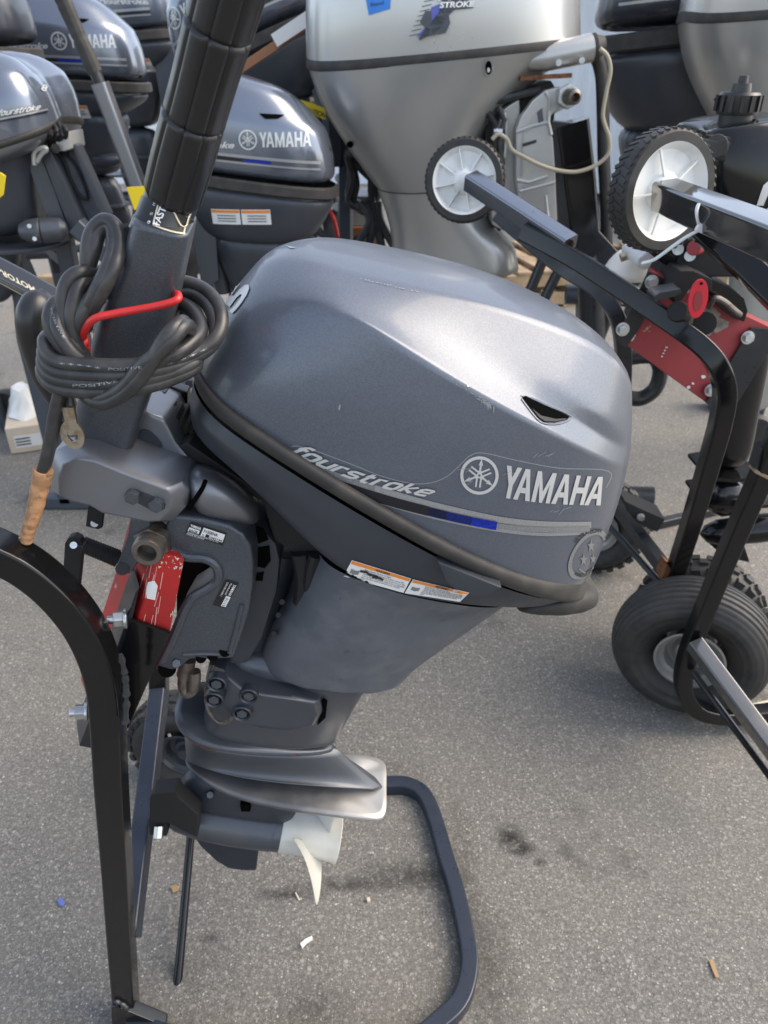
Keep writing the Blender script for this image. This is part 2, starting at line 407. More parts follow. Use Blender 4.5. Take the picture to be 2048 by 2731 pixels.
# ------------------------------------------------------------------ ground
def asphalt():
    m = bpy.data.materials.new('asphalt'); m.use_nodes = True; t = m.node_tree; b = t.nodes['Principled BSDF']; N = t.nodes.new; L = t.links.new
    tc = N('ShaderNodeTexCoord')
    def no(s, d=5, r=.6):
        n = N('ShaderNodeTexNoise'); n.inputs['Scale'].default_value = s; n.inputs['Detail'].default_value = d; n.inputs['Roughness'].default_value = r
        L(tc.outputs['Object'], n.inputs['Vector']); return n.outputs[0]
    def mr(x, a, c, lo=0, hi=1):
        r = N('ShaderNodeMapRange'); r.inputs[1].default_value = a; r.inputs[2].default_value = c; r.inputs[3].default_value = lo; r.inputs[4].default_value = hi; L(x, r.inputs[0]); return r.outputs[0]
    def mx(f, a, c):
        x = N('ShaderNodeMix'); x.data_type = 'RGBA'; L(f, x.inputs[0])
        for i, q in ((6, a), (7, c)):
            if isinstance(q, tuple): x.inputs[i].default_value = (*q, 1)
            else: L(q, x.inputs[i])
        return x.outputs[2]
    def mul(a, c):
        x = N('ShaderNodeMath'); x.operation = 'MULTIPLY'; L(a, x.inputs[0]); L(c, x.inputs[1]); return x.outputs[0]
    # coordinates jittered so that the stones are ragged
    nj = N('ShaderNodeTexNoise'); nj.inputs['Scale'].default_value = 160; nj.inputs['Detail'].default_value = 3; L(tc.outputs['Object'], nj.inputs['Vector'])
    ja = N('ShaderNodeVectorMath'); ja.operation = 'MULTIPLY_ADD'; L(nj.outputs['Color'], ja.inputs[0]); ja.inputs[1].default_value = (.006, .006, .006); L(tc.outputs['Object'], ja.inputs[2])
    base = mx(mr(no(120, 8, .85), .34, .66), (.06, .058, .055), (.262, .25, .228))
    base = mx(mr(no(2.2), .4, .75, 0, .45), base, (.235, .215, .182))
    base = mx(mr(no(.8, 3), .5, .7, 0, .35), base, (.15, .147, .14))
    base = mx(mr(no(380, 4, .7), .54, .7, 0, .9), base, (.05, .049, .047))
    hts = []
    for sc_, keep, colr, lo, op in ((125, .35, (.35, .338, .31), .5, .8), (260, .3, (.42, .405, .37), .5, .85), (72, .74, (.44, .41, .35), .42, .85), (190, .8, (.72, .69, .63), .45, .95)):
        v = N('ShaderNodeTexVoronoi'); v.inputs['Scale'].default_value = sc_; L(ja.outputs[0], v.inputs['Vector'])
        s = N('ShaderNodeSeparateColor'); L(v.outputs['Color'], s.inputs[0])
        f = mul(mr(v.outputs['Distance'], lo, lo - .25, 0, op), mr(s.outputs[0], keep, min(1, keep + .4)))
        cc = mx(s.outputs[1], colr, tuple(k * .55 for k in colr)); base = mx(f, base, cc); hts.append(f)
    stain = mul(mr(no(3.1, 6, .7), .55, .7), mr(no(14, 5), .4, .62)); base = mx(mul(stain, mr(no(40, 2), -1.2, .9)), base, (.045, .043, .04))
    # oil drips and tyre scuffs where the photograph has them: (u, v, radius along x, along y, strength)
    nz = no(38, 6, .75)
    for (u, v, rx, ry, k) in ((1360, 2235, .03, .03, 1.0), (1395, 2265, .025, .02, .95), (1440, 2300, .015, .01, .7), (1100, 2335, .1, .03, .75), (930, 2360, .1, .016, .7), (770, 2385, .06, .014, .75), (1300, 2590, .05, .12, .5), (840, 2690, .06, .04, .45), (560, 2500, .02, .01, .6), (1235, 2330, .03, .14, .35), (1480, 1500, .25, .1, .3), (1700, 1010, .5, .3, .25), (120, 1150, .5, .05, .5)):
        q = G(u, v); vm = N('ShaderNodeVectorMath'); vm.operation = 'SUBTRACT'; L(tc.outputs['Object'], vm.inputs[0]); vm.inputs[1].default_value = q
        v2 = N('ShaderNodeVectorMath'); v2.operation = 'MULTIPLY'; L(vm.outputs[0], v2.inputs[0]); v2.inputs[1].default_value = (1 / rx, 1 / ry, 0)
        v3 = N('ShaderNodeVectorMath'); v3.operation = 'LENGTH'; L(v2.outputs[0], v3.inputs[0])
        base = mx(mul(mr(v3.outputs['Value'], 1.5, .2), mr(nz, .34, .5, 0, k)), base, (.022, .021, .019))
    base = mx(mr(no(1.7, 3), .62, .8, 0, .3), base, (.24, .15, .08))
    L(base, b.inputs['Base Color']); b.inputs['Roughness'].default_value = .82; b.inputs['Specular IOR Level'].default_value = .35
    bp = N('ShaderNodeBump'); bp.inputs['Strength'].default_value = 1.0; bp.inputs['Distance'].default_value = .004
    L(no(240, 6, .8), bp.inputs['Height']); L(bp.outputs[0], b.inputs['Normal']); return m
M['asphalt'] = asphalt()
g = MB().add([(-60, -20, 0), (60, -20, 0), (60, 160, 0), (-60, 160, 0)], [(0, 1, 2, 3)]).build('ground', M['asphalt'], smooth=False)
tag(g, kind='structure')
# ================================================================== the outboard motor in front
YC = .86
base = P(800, 2321, YC)
mo = empty('outboard_motor', (base.x, YC, base.z), 'scuffed grey tiller outboard motor clamped tilted on the black stand in front', 'outboard motor')
def poly(pts, Y): return [P(u, v, Y) for u, v in pts]
def plate(name, pts, Y0, Y1, m, parent, bevel=.003, seg=2):
    return MB().prism(poly(pts, Y0), (0, Y1 - Y0, 0)).build(name, m, parent, bevel=bevel, seg=seg)

# ---- cowl
r0 = [(522,945,0),(524,992,.075),(572,1068,.12),(690,1150,.15),(860,1258,.165),(1060,1378,.167),(1270,1492,.162),(1420,1550,.142),(1528,1570,.1),(1570,1550,.05),(1578,1515,0)]
r0b = [(535,925,0),(538,965,.079),(592,1045,.124),(708,1122,.153),(876,1228,.167),(1074,1346,.169),(1286,1455,.164),(1436,1510,.144),(1548,1527,.103),(1592,1503,.053),(1600,1480,0)]
r1 = [(560,875,0),(572,905,.082),(640,975,.128),(755,1040,.157),(915,1135,.17),(1112,1245,.17),(1322,1348,.165),(1475,1392,.147),(1594,1400,.107),(1644,1372,.056),(1648,1350,0)]
r1b = [(592,825,0),(605,845,.08),(690,895,.124),(806,925,.152),(966,1020,.168),(1150,1128,.17),(1352,1230,.166),(1508,1290,.148),(1620,1310,.106),(1664,1300,.055),(1666,1285,0)]
r2 = [(620,785,0),(638,796,.074),(735,822,.116),(868,800,.143),(1015,882,.16),(1190,1000,.165),(1380,1105,.162),(1535,1182,.146),(1640,1242,.106),(1678,1240,.052),(1680,1225,0)]
r2a = [(638,765,0),(655,772,.068),(748,785,.106),(873,780,.132),(1025,858,.142),(1205,950,.142),(1398,1050,.136),(1552,1130,.113),(1645,1188,.082),(1682,1198,.043),(1684,1185,0)]
r2b = [(664,735,0),(678,740,.056),(768,738,.086),(884,752,.112),(1047,822,.122),(1230,900,.12),(1416,992,.118),(1562,1080,.108),(1652,1140,.083),(1687,1150,.042),(1688,1140,0)]
r3 = [(693,703,0),(708,698,.035),(792,682,.052),(900,716,.078),(1080,762,.088),(1270,803,.086),(1450,858,.078),(1582,912,.058),(1655,968,.045),(1686,1030,.028),(1688,1035,0)]
sil = [(748,648),(760,643),(812,629),(935,633),(1100,660),(1285,706),(1448,770),(1556,836),(1628,903),(1660,955),(1664,962)]
lerp3 = lambda k, q: [(a[0] + (b[0] - a[0]) * k, a[1] + (b[1] - a[1]) * k, b[2] * q) for a, b in zip(sil, r3)]
r4 = lerp3(.63, .55); r5 = lerp3(.33, 0)
mb = MB().half([[(u - (12 if k < 2 else 0), v, d) for k, (u, v, d) in enumerate(r)] if 0 < i < 8 else r for i, r in enumerate([r0, r0b, r1, r1b, r2, r2a, r2b, r3, r4, r5])], YC, creases={7: [0, .2, .5, .85, .95, 1, 1, 1, .9, .4], 4: [0, 0, .1, .6, .9, 1, 1, 1, .8, 0], 5: [0, 0, 0, 0, 0, 0, .5, .8, .5, 0], 6: [0, 0, 0, 0, 0, 0, .4, .6, .3, 0], 0: 1})
cowl = mb.build('cowl', M['cowl'], mo, sub=3, bake=True)
CB = bvh_of(cowl)

# ---- seal and lower cowl
def offrow(row, dv, du=0, dd=0, k=1): return [(u + du, v + dv, max(0, d + dd) if d else 0) for u, v, d in row]
s_in = offrow(r0, -6, 6, -.004); s1 = offrow(r0, -8, -3, .003); s2 = offrow(r0, 6, -8, .011); s3 = offrow(r0, 30, -10, .011); s4 = offrow(r0, 42, -8, .004); s5 = offrow(r0, 42, 0, -.012)
seal = MB().half([s_in, s1, s2, s3, s4, s5], YC).build('cowl_seal', M['rubber'], mo, sub=2)
l0 = [(518,1000,0),(512,1035,.07),(556,1112,.115),(675,1195,.147),(845,1305,.163),(1045,1424,.166),(1258,1538,.16),(1410,1594,.14),(1518,1606,.098),(1556,1585,.05),(1562,1555,0)]
l1 = [(508,1040,0),(500,1080,.075),(540,1150,.118),(655,1235,.15),(820,1352,.163),(975,1452,.165),(1150,1535,.16),(1320,1592,.15),(1455,1615,.115),(1535,1595,.052),(1552,1562,0)]
l2 = [(520,1085,0),(500,1125,.07),(545,1195,.108),(650,1275,.135),(790,1418,.15),(915,1536,.155),(1078,1587,.155),(1255,1614,.146),(1400,1625,.118),(1500,1608,.05),(1530,1575,0)]
l3 = [(600,1160,0),(560,1165,.05),(620,1240,.08),(730,1345,.1),(850,1465,.12),(960,1555,.132),(1110,1600,.13),(1250,1618,.12),(1370,1622,.09),(1470,1604,.04),(1500,1575,0)]
lower = MB().half([l0, l1, l2, l3], YC, cap1=True, creases={1: .5, 2: .6}).build('lower_cowl', M['navy'], mo, sub=2, bake=True)
# latch ledge on the side of the lower cowl
MB().prism([P(u, v, .685) for u, v in ((1165,1498),(1340,1568),(1300,1592),(1235,1590),(1190,1555))], (0, .02, 0)).build('latch_ledge', M['navy'], mo, bevel=.003)
# rear grab handle
h0 = [(1375,1625,0),(1378,1632,.06),(1420,1648,.075),(1500,1655,.07),(1560,1648,.05),(1588,1630,.03),(1592,1600,0)]
h1 = [(1368,1605,0),(1372,1612,.07),(1420,1618,.085),(1505,1612,.08),(1572,1596,.058),(1596,1590,.03),(1598,1570,0)]
h2 = [(1400,1595,0),(1405,1600,.06),(1440,1600,.075),(1510,1590,.07),(1560,1565,.05),(1585,1560,.025),(1588,1550,0)]
h0, h1, h2 = [offrow(h_, dv_, du_) for h_, dv_, du_ in ((h0, 10, 4), (h1, 12, 4), (h2, 4, 2))]
MB().half([h0, h1, h2], YC, cap0=True, cap1=True).build('rear_handle', M['rubber'], mo, sub=2)
# ---- apron
a0 = [(705,1742,0),(692,1772,.035),(735,1812,.065),(800,1838,.075),(906,1850,.078),(990,1854,.07),(1055,1842,.045),(1098,1800,0)]
a0b = [(700,1720,0),(690,1745,.038),(735,1780,.069),(805,1800,.082),(915,1812,.086),(1005,1815,.078),(1080,1805,.05),(1125,1775,0)]
a1 = [(742,1620,0),(722,1660,.05),(775,1695,.083),(865,1710,.1),(975,1712,.11),(1090,1712,.1),(1190,1718,.06),(1250,1700,0)]
a2 = [(800,1530,0),(790,1560,.05),(830,1590,.09),(915,1610,.115),(1030,1640,.118),(1150,1652,.092),(1262,1662,.055),(1330,1650,0)]
a3 = [(850,1440,0),(845,1470,.06),(872,1510,.105),(955,1548,.13),(1075,1588,.133),(1205,1612,.12),(1310,1625,.08),(1390,1612,0)]
apron = MB().half([a0, a0b, a1, a2, a3], YC, cap0=True, creases={0: .9, 1: .25}).build('apron', M['apron'], mo, sub=3, bake=True)
MB().tube(catmull([P(800, 1470, .80), P(812, 1540, .80), P(806, 1605, .80)], 6), .013).tube(catmull([P(842, 1480, .79), P(826, 1550, .79), P(835, 1600, .795)], 6), .009).build('hose', M['matblk'], mo)
for u, v in ((742,1640),(730,1690),(752,1605)):
    MB().cyl(P(u, v, .80), P(u, v, .78), .0045, .004, 12).build('apron_rivet', M['matblk'], mo, bevel=.0015)
# ---- midsection
mt = [(600,1680,0),(600,1710,.03),(640,1735,.05),(740,1765,.055),(860,1785,.055),(980,1790,.035),(1055,1770,0)]
m0 = [(560,1745,0),(556,1772,.035),(600,1800,.052),(700,1828,.058),(820,1850,.055),(930,1858,.035),(998,1840,0)]
m1 = [(543,1840,0),(548,1872,.04),(605,1905,.056),(715,1930,.058),(830,1930,.047),(910,1920,.022),(948,1905,0)]
m2 = [(545,1910,0),(552,1940,.045),(615,1975,.058),(720,1992,.052),(815,1992,.036),(880,1985,.014),(908,1968,0)]
m3 = [(500,1925,0),(500,1955,.05),(560,1990,.062),(690,2008,.054),(800,2012,.038),(880,2006,.012),(902,1995,0)]
mid = MB().half([mt, m0, m1, m2, m3], YC, cap0=True, cap1=True).build('midsection', M['leg'], mo, sub=2, bake=True)
# cover over the lower mount
cvr = [(548,1808,.03),(556,1772,.04),(600,1790,.07),(640,1822,.078),(700,1842,.08),(780,1856,.078),(852,1868,.06),(862,1895,.05),(845,1930,.05),(780,1944,.066),(700,1938,.072),(640,1925,.074),(618,1922,.074),(600,1936,.072),(575,1925,.06),(556,1880,.045)]
pts = [P(u, v, YC - d) for u, v, d in cvr]; cen = sum(pts, Vector()) / len(pts)
mbp = MB(); mbp.rings([[p + Vector((0, .05, 0)) for p in pts], pts, [cen + (p - cen) * .93 + Vector((0, -.008, .001)) for p in pts]], True, True)
mbp.build('mount_cover', M['leg'], mo, bevel=.003, seg=3, ang=40)
for u, v in ((577,1826),(663,1858),(570,1868),(645,1905)):
    q = P(u, v, .77); o = MB().lathe(q + Vector((0, .012, 0)), (0, -1, 0), [(0, .0145), (.012, .014), (.0135, .0125), (.011, .0105), (.004, .0102), (.004, .0005)], 20).build('bolt_pocket', M['navy'], mo)
    MB().cyl(q + Vector((0, .008, 0)), q + Vector((0, -.001, 0)), .008, hexa=True).build('hex_bolt', M['casting'], o, bevel=.001)
MB().tube(catmull([P(570,1772,.79), P(556,1810,.785), P(549,1850,.79), P(556,1895,.785), P(580,1925,.775), P(608,1925,.772), P(622,1908,.772)], 6), .0028, 8).build('ground_wire', M['rusty'], mo)
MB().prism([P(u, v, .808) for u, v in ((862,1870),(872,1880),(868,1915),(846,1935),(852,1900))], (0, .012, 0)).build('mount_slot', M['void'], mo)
# ---- splash plate, gearcase, anti-ventilation plate
p0 = [(470,1872,0),(462,1905,.03),(476,1946,.052),(515,1978,.064),(600,2000,.07),(700,2008,.058),(800,2010,.04),(878,2003,.012),(893,1992,0)]
p1 = offrow(p0, 7, 1, .001); p2 = offrow(p0, 13, 8, -.01)
pin = [(540,1880,0),(540,1905,.025),(560,1935,.04),(600,1960,.048),(660,1975,.048),(720,1982,.045),(790,1988,.03),(850,1990,.012),(880,1980,0)]
splash = MB().half([pin, p0, p1, p2], YC, cap0=True, cap1=True, creases={1: 1, 2: 1}).build('splash_plate', M['leg'], mo, sub=2)
b0 = [(496,1915,0),(484,1952,.032),(524,1988,.05),(610,2010,.053),(710,2018,.047),(805,2018,.034),(885,2008,.01),(903,1998,0)]
b1 = [(500,1965,0),(485,1992,.024),(540,2022,.036),(630,2040,.039),(740,2052,.036),(850,2056,.027),(935,2052,.009),(950,2045,0)]
b1c = [(502,1998,0),(487,2018,.022),(552,2046,.038),(645,2066,.043),(760,2080,.041),(875,2086,.032),(970,2086,.011),(992,2078,0)]
b2 = [(505,2012,0),(490,2030,.022),(566,2058,.044),(655,2078,.05),(775,2092,.049),(890,2100,.04),(1000,2108,.014),(1022,2100,0)]
MB().half([b0, b1, b1c, b2], YC, cap0=True, cap1=True, creases={0: 1, 3: 1}, colcr={6: .8, 7: .8}).build('gearcase_neck', M['leg'], mo, sub=2)
v0 = [(500,2012,0),(489,2029,.01),(522,2064,.03),(580,2104,.046),(657,2133,.055),(760,2155,.06),(890,2172,.064),(990,2183,.065),(1024,2184,.06),(1032,2150,.04),(1030,2100,0)]
v1 = offrow(v0, 6, 0, .001); v2 = offrow(v0, 14, 0, -.004)
vin = [(520,2020,0),(520,2038,.008),(548,2056,.02),(600,2078,.03),(680,2100,.036),(775,2114,.037),(880,2120,.034),(950,2124,.028),(975,2124,.02),(985,2112,.012),(985,2098,0)]
MB().half([vin, v0, v1, v2], YC, cap0=True, cap1=True, creases={1: 1, 2: 1}).build('anti_ventilation_plate', M['platewear'], mo, sub=2)
# worn bare metal at the rear of the plate
g0 = [(502,2030,0),(492,2040,.014),(560,2090,.034),(650,2125,.038),(740,2148,.034),(800,2150,.012),(815,2140,0)]
g1 = [(478,2100,0),(474,2112,.012),(525,2140,.026),(640,2168,.03),(740,2185,.026),(775,2185,.01),(785,2180,0)]
g2 = [(470,2150,0),(472,2160,.012),(530,2180,.026),(640,2195,.028),(735,2210,.024),(755,2212,.01),(760,2212,0)]
MB().half([g0, g1, g2], YC, cap0=True, cap1=True).build('gearcase_strut', M['navy'], mo, sub=2)
ta, tb = P(430, 2165, YC), P(750, 2211, YC); ax = tb - ta; Lx = ax.length; ax.normalize()
MB().lathe(ta, ax, [(0, .004), (.008, .018), (.03, .029), (.07, .037), (Lx * .6, .0405), (Lx * .93, .04), (Lx * .935, .039), (Lx, .0388)], 36).build('gearcase', M['leg'], mo)
MB().prism([P(u, v, YC - .006) for u, v in ((498,2205),(535,2258),(575,2296),(608,2316),(645,2322),(683,2322),(690,2262),(692,2210))], (0, .012, 0)).build('skeg', M['navy'], mo, bevel=.003)
MB().tube(catmull([P(u, v, YC - d) for u, v, d in ((506,1975,.0525),(562,1998,.0655),(680,2010,.058),(800,2014,.0395))], 5), .0008, 6).build('case_seam', M['rust'], mo)
for u, v in ((560,2120),(700,2135)):
    MB().cyl(P(u, v, .832), P(u, v, .822), .006, hexa=True).build('drain_screw', M['casting'], mo, bevel=.0008)
q = P(655, 2149, .825); MB().box(q, (.016, .01, .018)).build('water_inlet', M['void'], mo, bevel=.001)
# propeller
pr = empty('propeller', P(755, 2212, YC) - rloc(mo)); pr.parent = mo
pa, pb = P(750, 2211, YC), P(902, 2233, YC); pl = (pb - pa).length
MB().lathe(pa, ax, [(0, .038), (.004, .0395), (pl * .5, .0395), (pl * .75, .0405), (pl * .92, .0435), (pl * .99, .046), (pl, .0455), (pl, .042), (pl * .7, .036), (pl * .7, .001)], 40).build('hub', M['prop'], pr)
dn = Vector((0, -.71, -.7)); sdv = ax.cross(dn).normalized(); dn = sdv.cross(ax).normalized()
Lb = [(768,2222),(792,2250),(811,2284),(823,2318),(832,2352),(839,2385),(843,2413)]; Rb = [(876,2258),(862,2282),(858,2306),(858,2332),(856,2362),(852,2390),(846,2414)]
def blade(a0):
    rot = Matrix.Rotation(a0, 4, ax); rows = []
    for i, (l, r_) in enumerate(zip(Lb, Rb)):
        k = i / 6; Yc_ = YC - .03 - .075 * k; a_, b_ = P(*l, Yc_ - .016 * (1 - .6 * k)), P(*r_, Yc_ + .03 * (1 - .7 * k)); fr, bk = [], []
        for j in range(7):
            t = j / 6; bul = math.sin(math.pi * t); p = a_.lerp(b_, t) + Vector((-.006, 0, -.004)) * bul * (1 - k * .7); tk = .0008 + .0035 * bul * (1 - .6 * k)
            fr.append(p - Vector((0, .7, .7)) * 0 + ax * tk + Vector((0, -tk * .6, 0))); bk.append(p - ax * tk)
        rows.append([pa + rot @ (q - pa) for q in fr + bk[::-1]])
    return MB().rings(rows, True, True).build('blade', M['prop'], pr, sub=1)
for a in (0, 2.0944, 4.1888): blade(a)

# ---- swivel bracket, steering tube, clamp bracket
MB().cyl(P(752, 1460, .85), P(655, 1800, .85), .026, .024, 24).build('swivel_tube', M['navy'], mo, bevel=.003)
MB().cyl(P(668, 1765, .85), P(657, 1802, .85), .028, .027, 24).build('swivel_bush', M['casting'], mo, bevel=.002)
plate('swivel_bracket', [(610,1392),(664,1398),(706,1420),(736,1452),(746,1496),(738,1580),(700,1700),(660,1770),(610,1772),(640,1650),(672,1560),(672,1470)], .795, .92, M['navy'], mo, .005)
for pts in ([(672,1404),(700,1412),(716,1440),(690,1450),(676,1436)], [(684,1462),(718,1456),(722,1496),(706,1516),(684,1510)], [(680,1530),(704,1526),(700,1550),(678,1548)]):
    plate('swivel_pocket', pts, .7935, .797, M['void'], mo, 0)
clampo = [(452,1372),(540,1384),(612,1402),(648,1424),(668,1456),(675,1500),(674,1560),(664,1630),(640,1705),(620,1758),(560,1760),(506,1760),(478,1784),(440,1796),(415,1788),(412,1772),(426,1757),(456,1698),(482,1630),(505,1590),(540,1568),(570,1548),(574,1530),(566,1508),(545,1495),(520,1492),(490,1488),(455,1470),(440,1464),(430,1440)]
clamp = plate('clamp_bracket', clampo, .752, .80, M['casting'], mo, .007, 3)
KB = bvh_of(clamp)
plate('slot_shade_block', [(470,1480),(610,1470),(620,1752),(470,1752)], .84, .90, M['matblk'], mo, .003)  # added black block that stands in for shade in the slot
# raised outer rib of the clamp bracket
MB().tube(catmull([P(u, v, .752) for u, v in ((455,1470),(500,1484),(545,1488),(572,1502),(583,1528),(576,1552),(548,1572),(512,1594),(490,1632),(462,1700),(432,1760))], 5), .0065, 10).build('bracket_rib', M['casting'], mo)
far = plate('clamp_bracket', clampo, .92, .965, M['casting'], mo, .006, 2)
plate('clamp_jaw', [(346,1382),(400,1386),(404,1462),(378,1478),(362,1510),(346,1535),(304,1522),(318,1490),(338,1430)], .742, .80, M['casting'], mo, .005)
MB().cyl(P(326, 1517, .745), P(326, 1517, .737), .008, n=14).build('jaw_pin', M['matblk'], mo, bevel=.001)
for u, v, r_ in ((446,1783,.012),(536,1755,.007),(567,1748,.0075),(600,1737,.0075)):
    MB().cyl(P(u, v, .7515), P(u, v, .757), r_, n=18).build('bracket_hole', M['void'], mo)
# tilt tube end
tc = P(411, 1434, .752)
MB().cyl(tc, tc + Vector((0, -.016, 0)), .0225, hexa=True).build('tilt_nut', M['rusty'], mo, bevel=.0025)
MB().lathe(tc + Vector((0, .01, 0)), (0, -1, 0), [(0, .0185), (.04, .0185), (.043, .017), (.043, .0115), (.02, .011), (.02, .0005)], 28).build('tilt_tube', M['rusty'], mo)
MB().cyl(tc + Vector((0, -.0132, 0)), tc + Vector((0, -.0142, 0)), .0112, n=20).build('tube_bore', M['void'], mo)
for (u0, v0, u1, v1) in ((645,1610,612,1740),(600,1744,490,1744)):
    MB().tube([P(u0, v0, .7525), P((u0 + u1) / 2 + 3, (v0 + v1) / 2 - 2, .7515), P(u1, v1, .7525)], .0035, 8).build('cast_rib', M['casting'], mo)
for u, v, r_ in ((470,1770,.006),):
    MB().cyl(P(u, v, .752), P(u, v, .747), r_, hexa=True).build('small_bolt', M['zinc' if u == 655 else 'casting'], mo, bevel=.0008)
# clamp screw hook below
MB().cyl(P(503, 1757, .775), P(492, 1800, .775), .0105, .0115, 14).build('clamp_screw', M['rusty'], mo, bevel=.001)
MB().tube(catmull([P(492,1792,.775), P(490,1830,.77), P(500,1846,.768), P(512,1838,.768), P(518,1815,.768), P(518,1790,.77)], 6), .0088, 12, scale=[1] * 20 + [1] * 11).build('screw_handle', M['rusty'], mo)
# co-pilot spring and lever on the left
plate('lever', [(165,1560),(172,1450),(182,1434),(198,1430),(214,1438),(221,1454),(218,1490),(210,1570)], .80, .812, M['matblk'], mo, .002)
MB().cyl(P(196, 1454, .80), P(196, 1454, .795), .0045, n=14).build('lever_pin', M['zinc'], mo)
sp = []; a_, b_ = P(222, 1452, .806), P(316, 1490, .806); dr = (b_ - a_).normalized(); s1_ = dr.cross(Vector((0, 1, 0))).normalized()
for k in range(15 * 12 + 1):
    t = k / (15 * 12); an = 2 * math.pi * k / 12; sp.append(a_.lerp(b_, t) + (s1_ * math.cos(an) + Vector((0, 1, 0)) * math.sin(an)) * (.0092 + .001 * t))
MB().tube(sp, .0019, 6).build('spring', M['matblk'], mo)
MB().cyl(a_ - dr * .008, b_ + dr * .004, .0062, n=12).build('spring_rod', M['casting'], mo)
plate('stop_tab', [(234,1352),(277,1366),(272,1408),(262,1413),(228,1404)], .80, .806, M['matblk'], mo, .0015)
MB().cyl(P(252, 1396, .7995), P(252, 1396, .803), .0048, n=14).build('tab_hole', M['labelw'], mo)

# ---- steering bracket and arm
st_near = [(136,1306),(133,1242),(146,1200),(190,1180),(252,1190),(340,1228),(430,1262),(488,1284),(505,1310),(498,1350),(462,1388),(424,1391),(340,1374),(276,1362),(236,1338),(180,1326)]
sb = MB(); pn = [P(u, v, .745) for u, v in st_near]; n = len(pn); cen = sum(pn, Vector()) / n
inner = [cen + (p - cen) * .8 + Vector((0, -.016, .0)) for p in pn]
sb.rings([[p + Vector((0, .12, .0)) for p in pn], pn, inner], True, True)
sbo = sb.build('steering_bracket', M['steer'], mo, bevel=.0022, seg=2)
SBB = bvh_of(sbo)
# bolt recess and bolts
plate('bolt_recess', [(336,1312),(346,1303),(362,1304),(430,1332),(442,1345),(440,1358),(426,1364),(400,1360),(350,1334)], .7283, .7345, M['navy'], mo, .0012)
for u, v in ((356,1320),(419,1342)):
    q = P(u, v, .7285); MB().cyl(q, q + Vector((0, -.0085, 0)), .0088, hexa=True).build('hex_bolt', M['casting'], mo, bevel=.001)
# right-hand arm running under the cowl
arm = [[P(u, v, Y) for u, v, Y in ring] for ring in (
    [(478,1280,.745),(500,1352,.745),(515,1370,.78),(530,1330,.84),(520,1240,.86),(500,1225,.80)],
    [(545,1272,.745),(560,1372,.748),(575,1382,.785),(590,1330,.84),(580,1250,.86),(560,1240,.80)],
    [(620,1308,.752),(632,1388,.755),(640,1395,.79),(650,1350,.84),(645,1285,.86),(632,1280,.80)],
    [(690,1350,.775),(694,1400,.775),(698,1402,.80),(705,1375,.84),(704,1335,.855),(698,1333,.82)])]
arm = [[sum(r_, Vector()) / 6 + (p - sum(r_, Vector()) / 6) * 1.14 for p in r_] for r_ in arm]
MB().rings(arm).build('steering_arm', M['steer'], mo, sub=2)
MB().tube([P(u, v, .742) for u, v in ((548,1282),(540,1302),(522,1330),(502,1356))], .003, 6).build('arm_joint', M['void'], mo)
# tiller yoke behind: sloped plate; the hollow's shade is a dark oval laid on it
plate('tiller_yoke', [(330,1180),(352,1090),(395,1098),(440,1118),(470,1180),(520,1240),(620,1302),(560,1330),(440,1262)], .80, .90, M['steer'], mo, .006)
plate('yoke_plate', [(352,1095),(372,1040),(442,1046),(432,1138)], .86, .90, M['navy'], mo, .002)
rec = catmull([P(u, v, .7985) for u, v in ((352,1192),(372,1150),(398,1150),(428,1180),(432,1205),(418,1235),(398,1240),(370,1228))], 4, True)
MB().prism(rec, (0, .004, 0)).build('yoke_hollow_shade', M['navy'], mo)
MB().cyl(P(434, 1108, .84), P(452, 1100, .84), .006, n=12).build('shift_rod', M['zinc'], mo)
bel = []
for k in range(13): bel.append((k * .004, .014 + (.007 if k % 2 else 0) + k * .0006))
MB().lathe(P(446, 1108, .85), P(500, 1130, .85) - P(446, 1108, .85), bel, 20).build('bellows', M['rubber'], mo)
MB().prism([P(u, v, .80) for u, v in ((470,1190),(500,1180),(720,1330),(860,1480),(860,1520),(800,1490),(730,1440),(700,1340),(560,1262))], (0, .1, 0)).build('engine_tray', M['matblk'], mo, bevel=.004)
plate('front_stay', [(395,1010),(500,1045),(500,1078),(400,1040)], .88, .90, M['black'], mo, .002)

# ---- tiller arm: hollow rounded bar rising to the throttle grip
def ring_between(l, r, Y, depth, rad=.25):
    a, b = P(*l, Y), P(*r, Y); w = (b - a).length; x = (b - a).normalized(); return a, b, w, x
ti = empty('tiller', P(330, 1200, .8) - rloc(mo)); ti.parent = mo
secs = [((150,1240),(322,1262),.765),((172,1180),(350,1205),.762),((186,1130),(366,1150),.758),((208,1040),(395,1062),.75),((236,920),(430,952),.742),((262,830),(452,868),.737),((296,740),(472,770),.732),((328,650),(490,688),.727),((345,597),(500,634),.724)]
prof = rrect(1, 1, .24, 4); rings = []
for l, r, Y in secs:
    a, b = P(*l, Y), P(*r, Y); c = (a + b) / 2; x = (b - a) / 2 * 2
    rings.append([c + x * p + Vector((0, .062, .012)) * (q_ + .5) for p, q_ in prof])
ta_o = MB().rings(rings).build('tiller_arm', M['casting'], ti, bevel=.004, seg=3)
c0 = P(424, 618, .752); c1 = P(459, 525, .762); c2 = P(640, -130, .69); gx = (c2 - c1).normalized()
col_l = (c1 - c0).length
MB().lathe(c0 - gx * .01, (c1 - c0), [(0, .0275), (.012, .0275), (.014, .0262), (col_l * .9, .0262), (col_l * .95, .0248), (col_l + .02, .0248)], 40).build('throttle_scale', M['labelk'], ti)
GL = (c2 - c1).length
gp = []
for k in range(0, 81):
    s = k / 80 * GL; r_ = .0272 + .0005 * math.sin(s / GL * 9)
    if k < 2: r_ = .0245 + .0015 * k
    for gpos in (.37, .74):
        if abs(k / 80 - gpos) < .007: r_ -= .0026
    gp.append((s, r_))
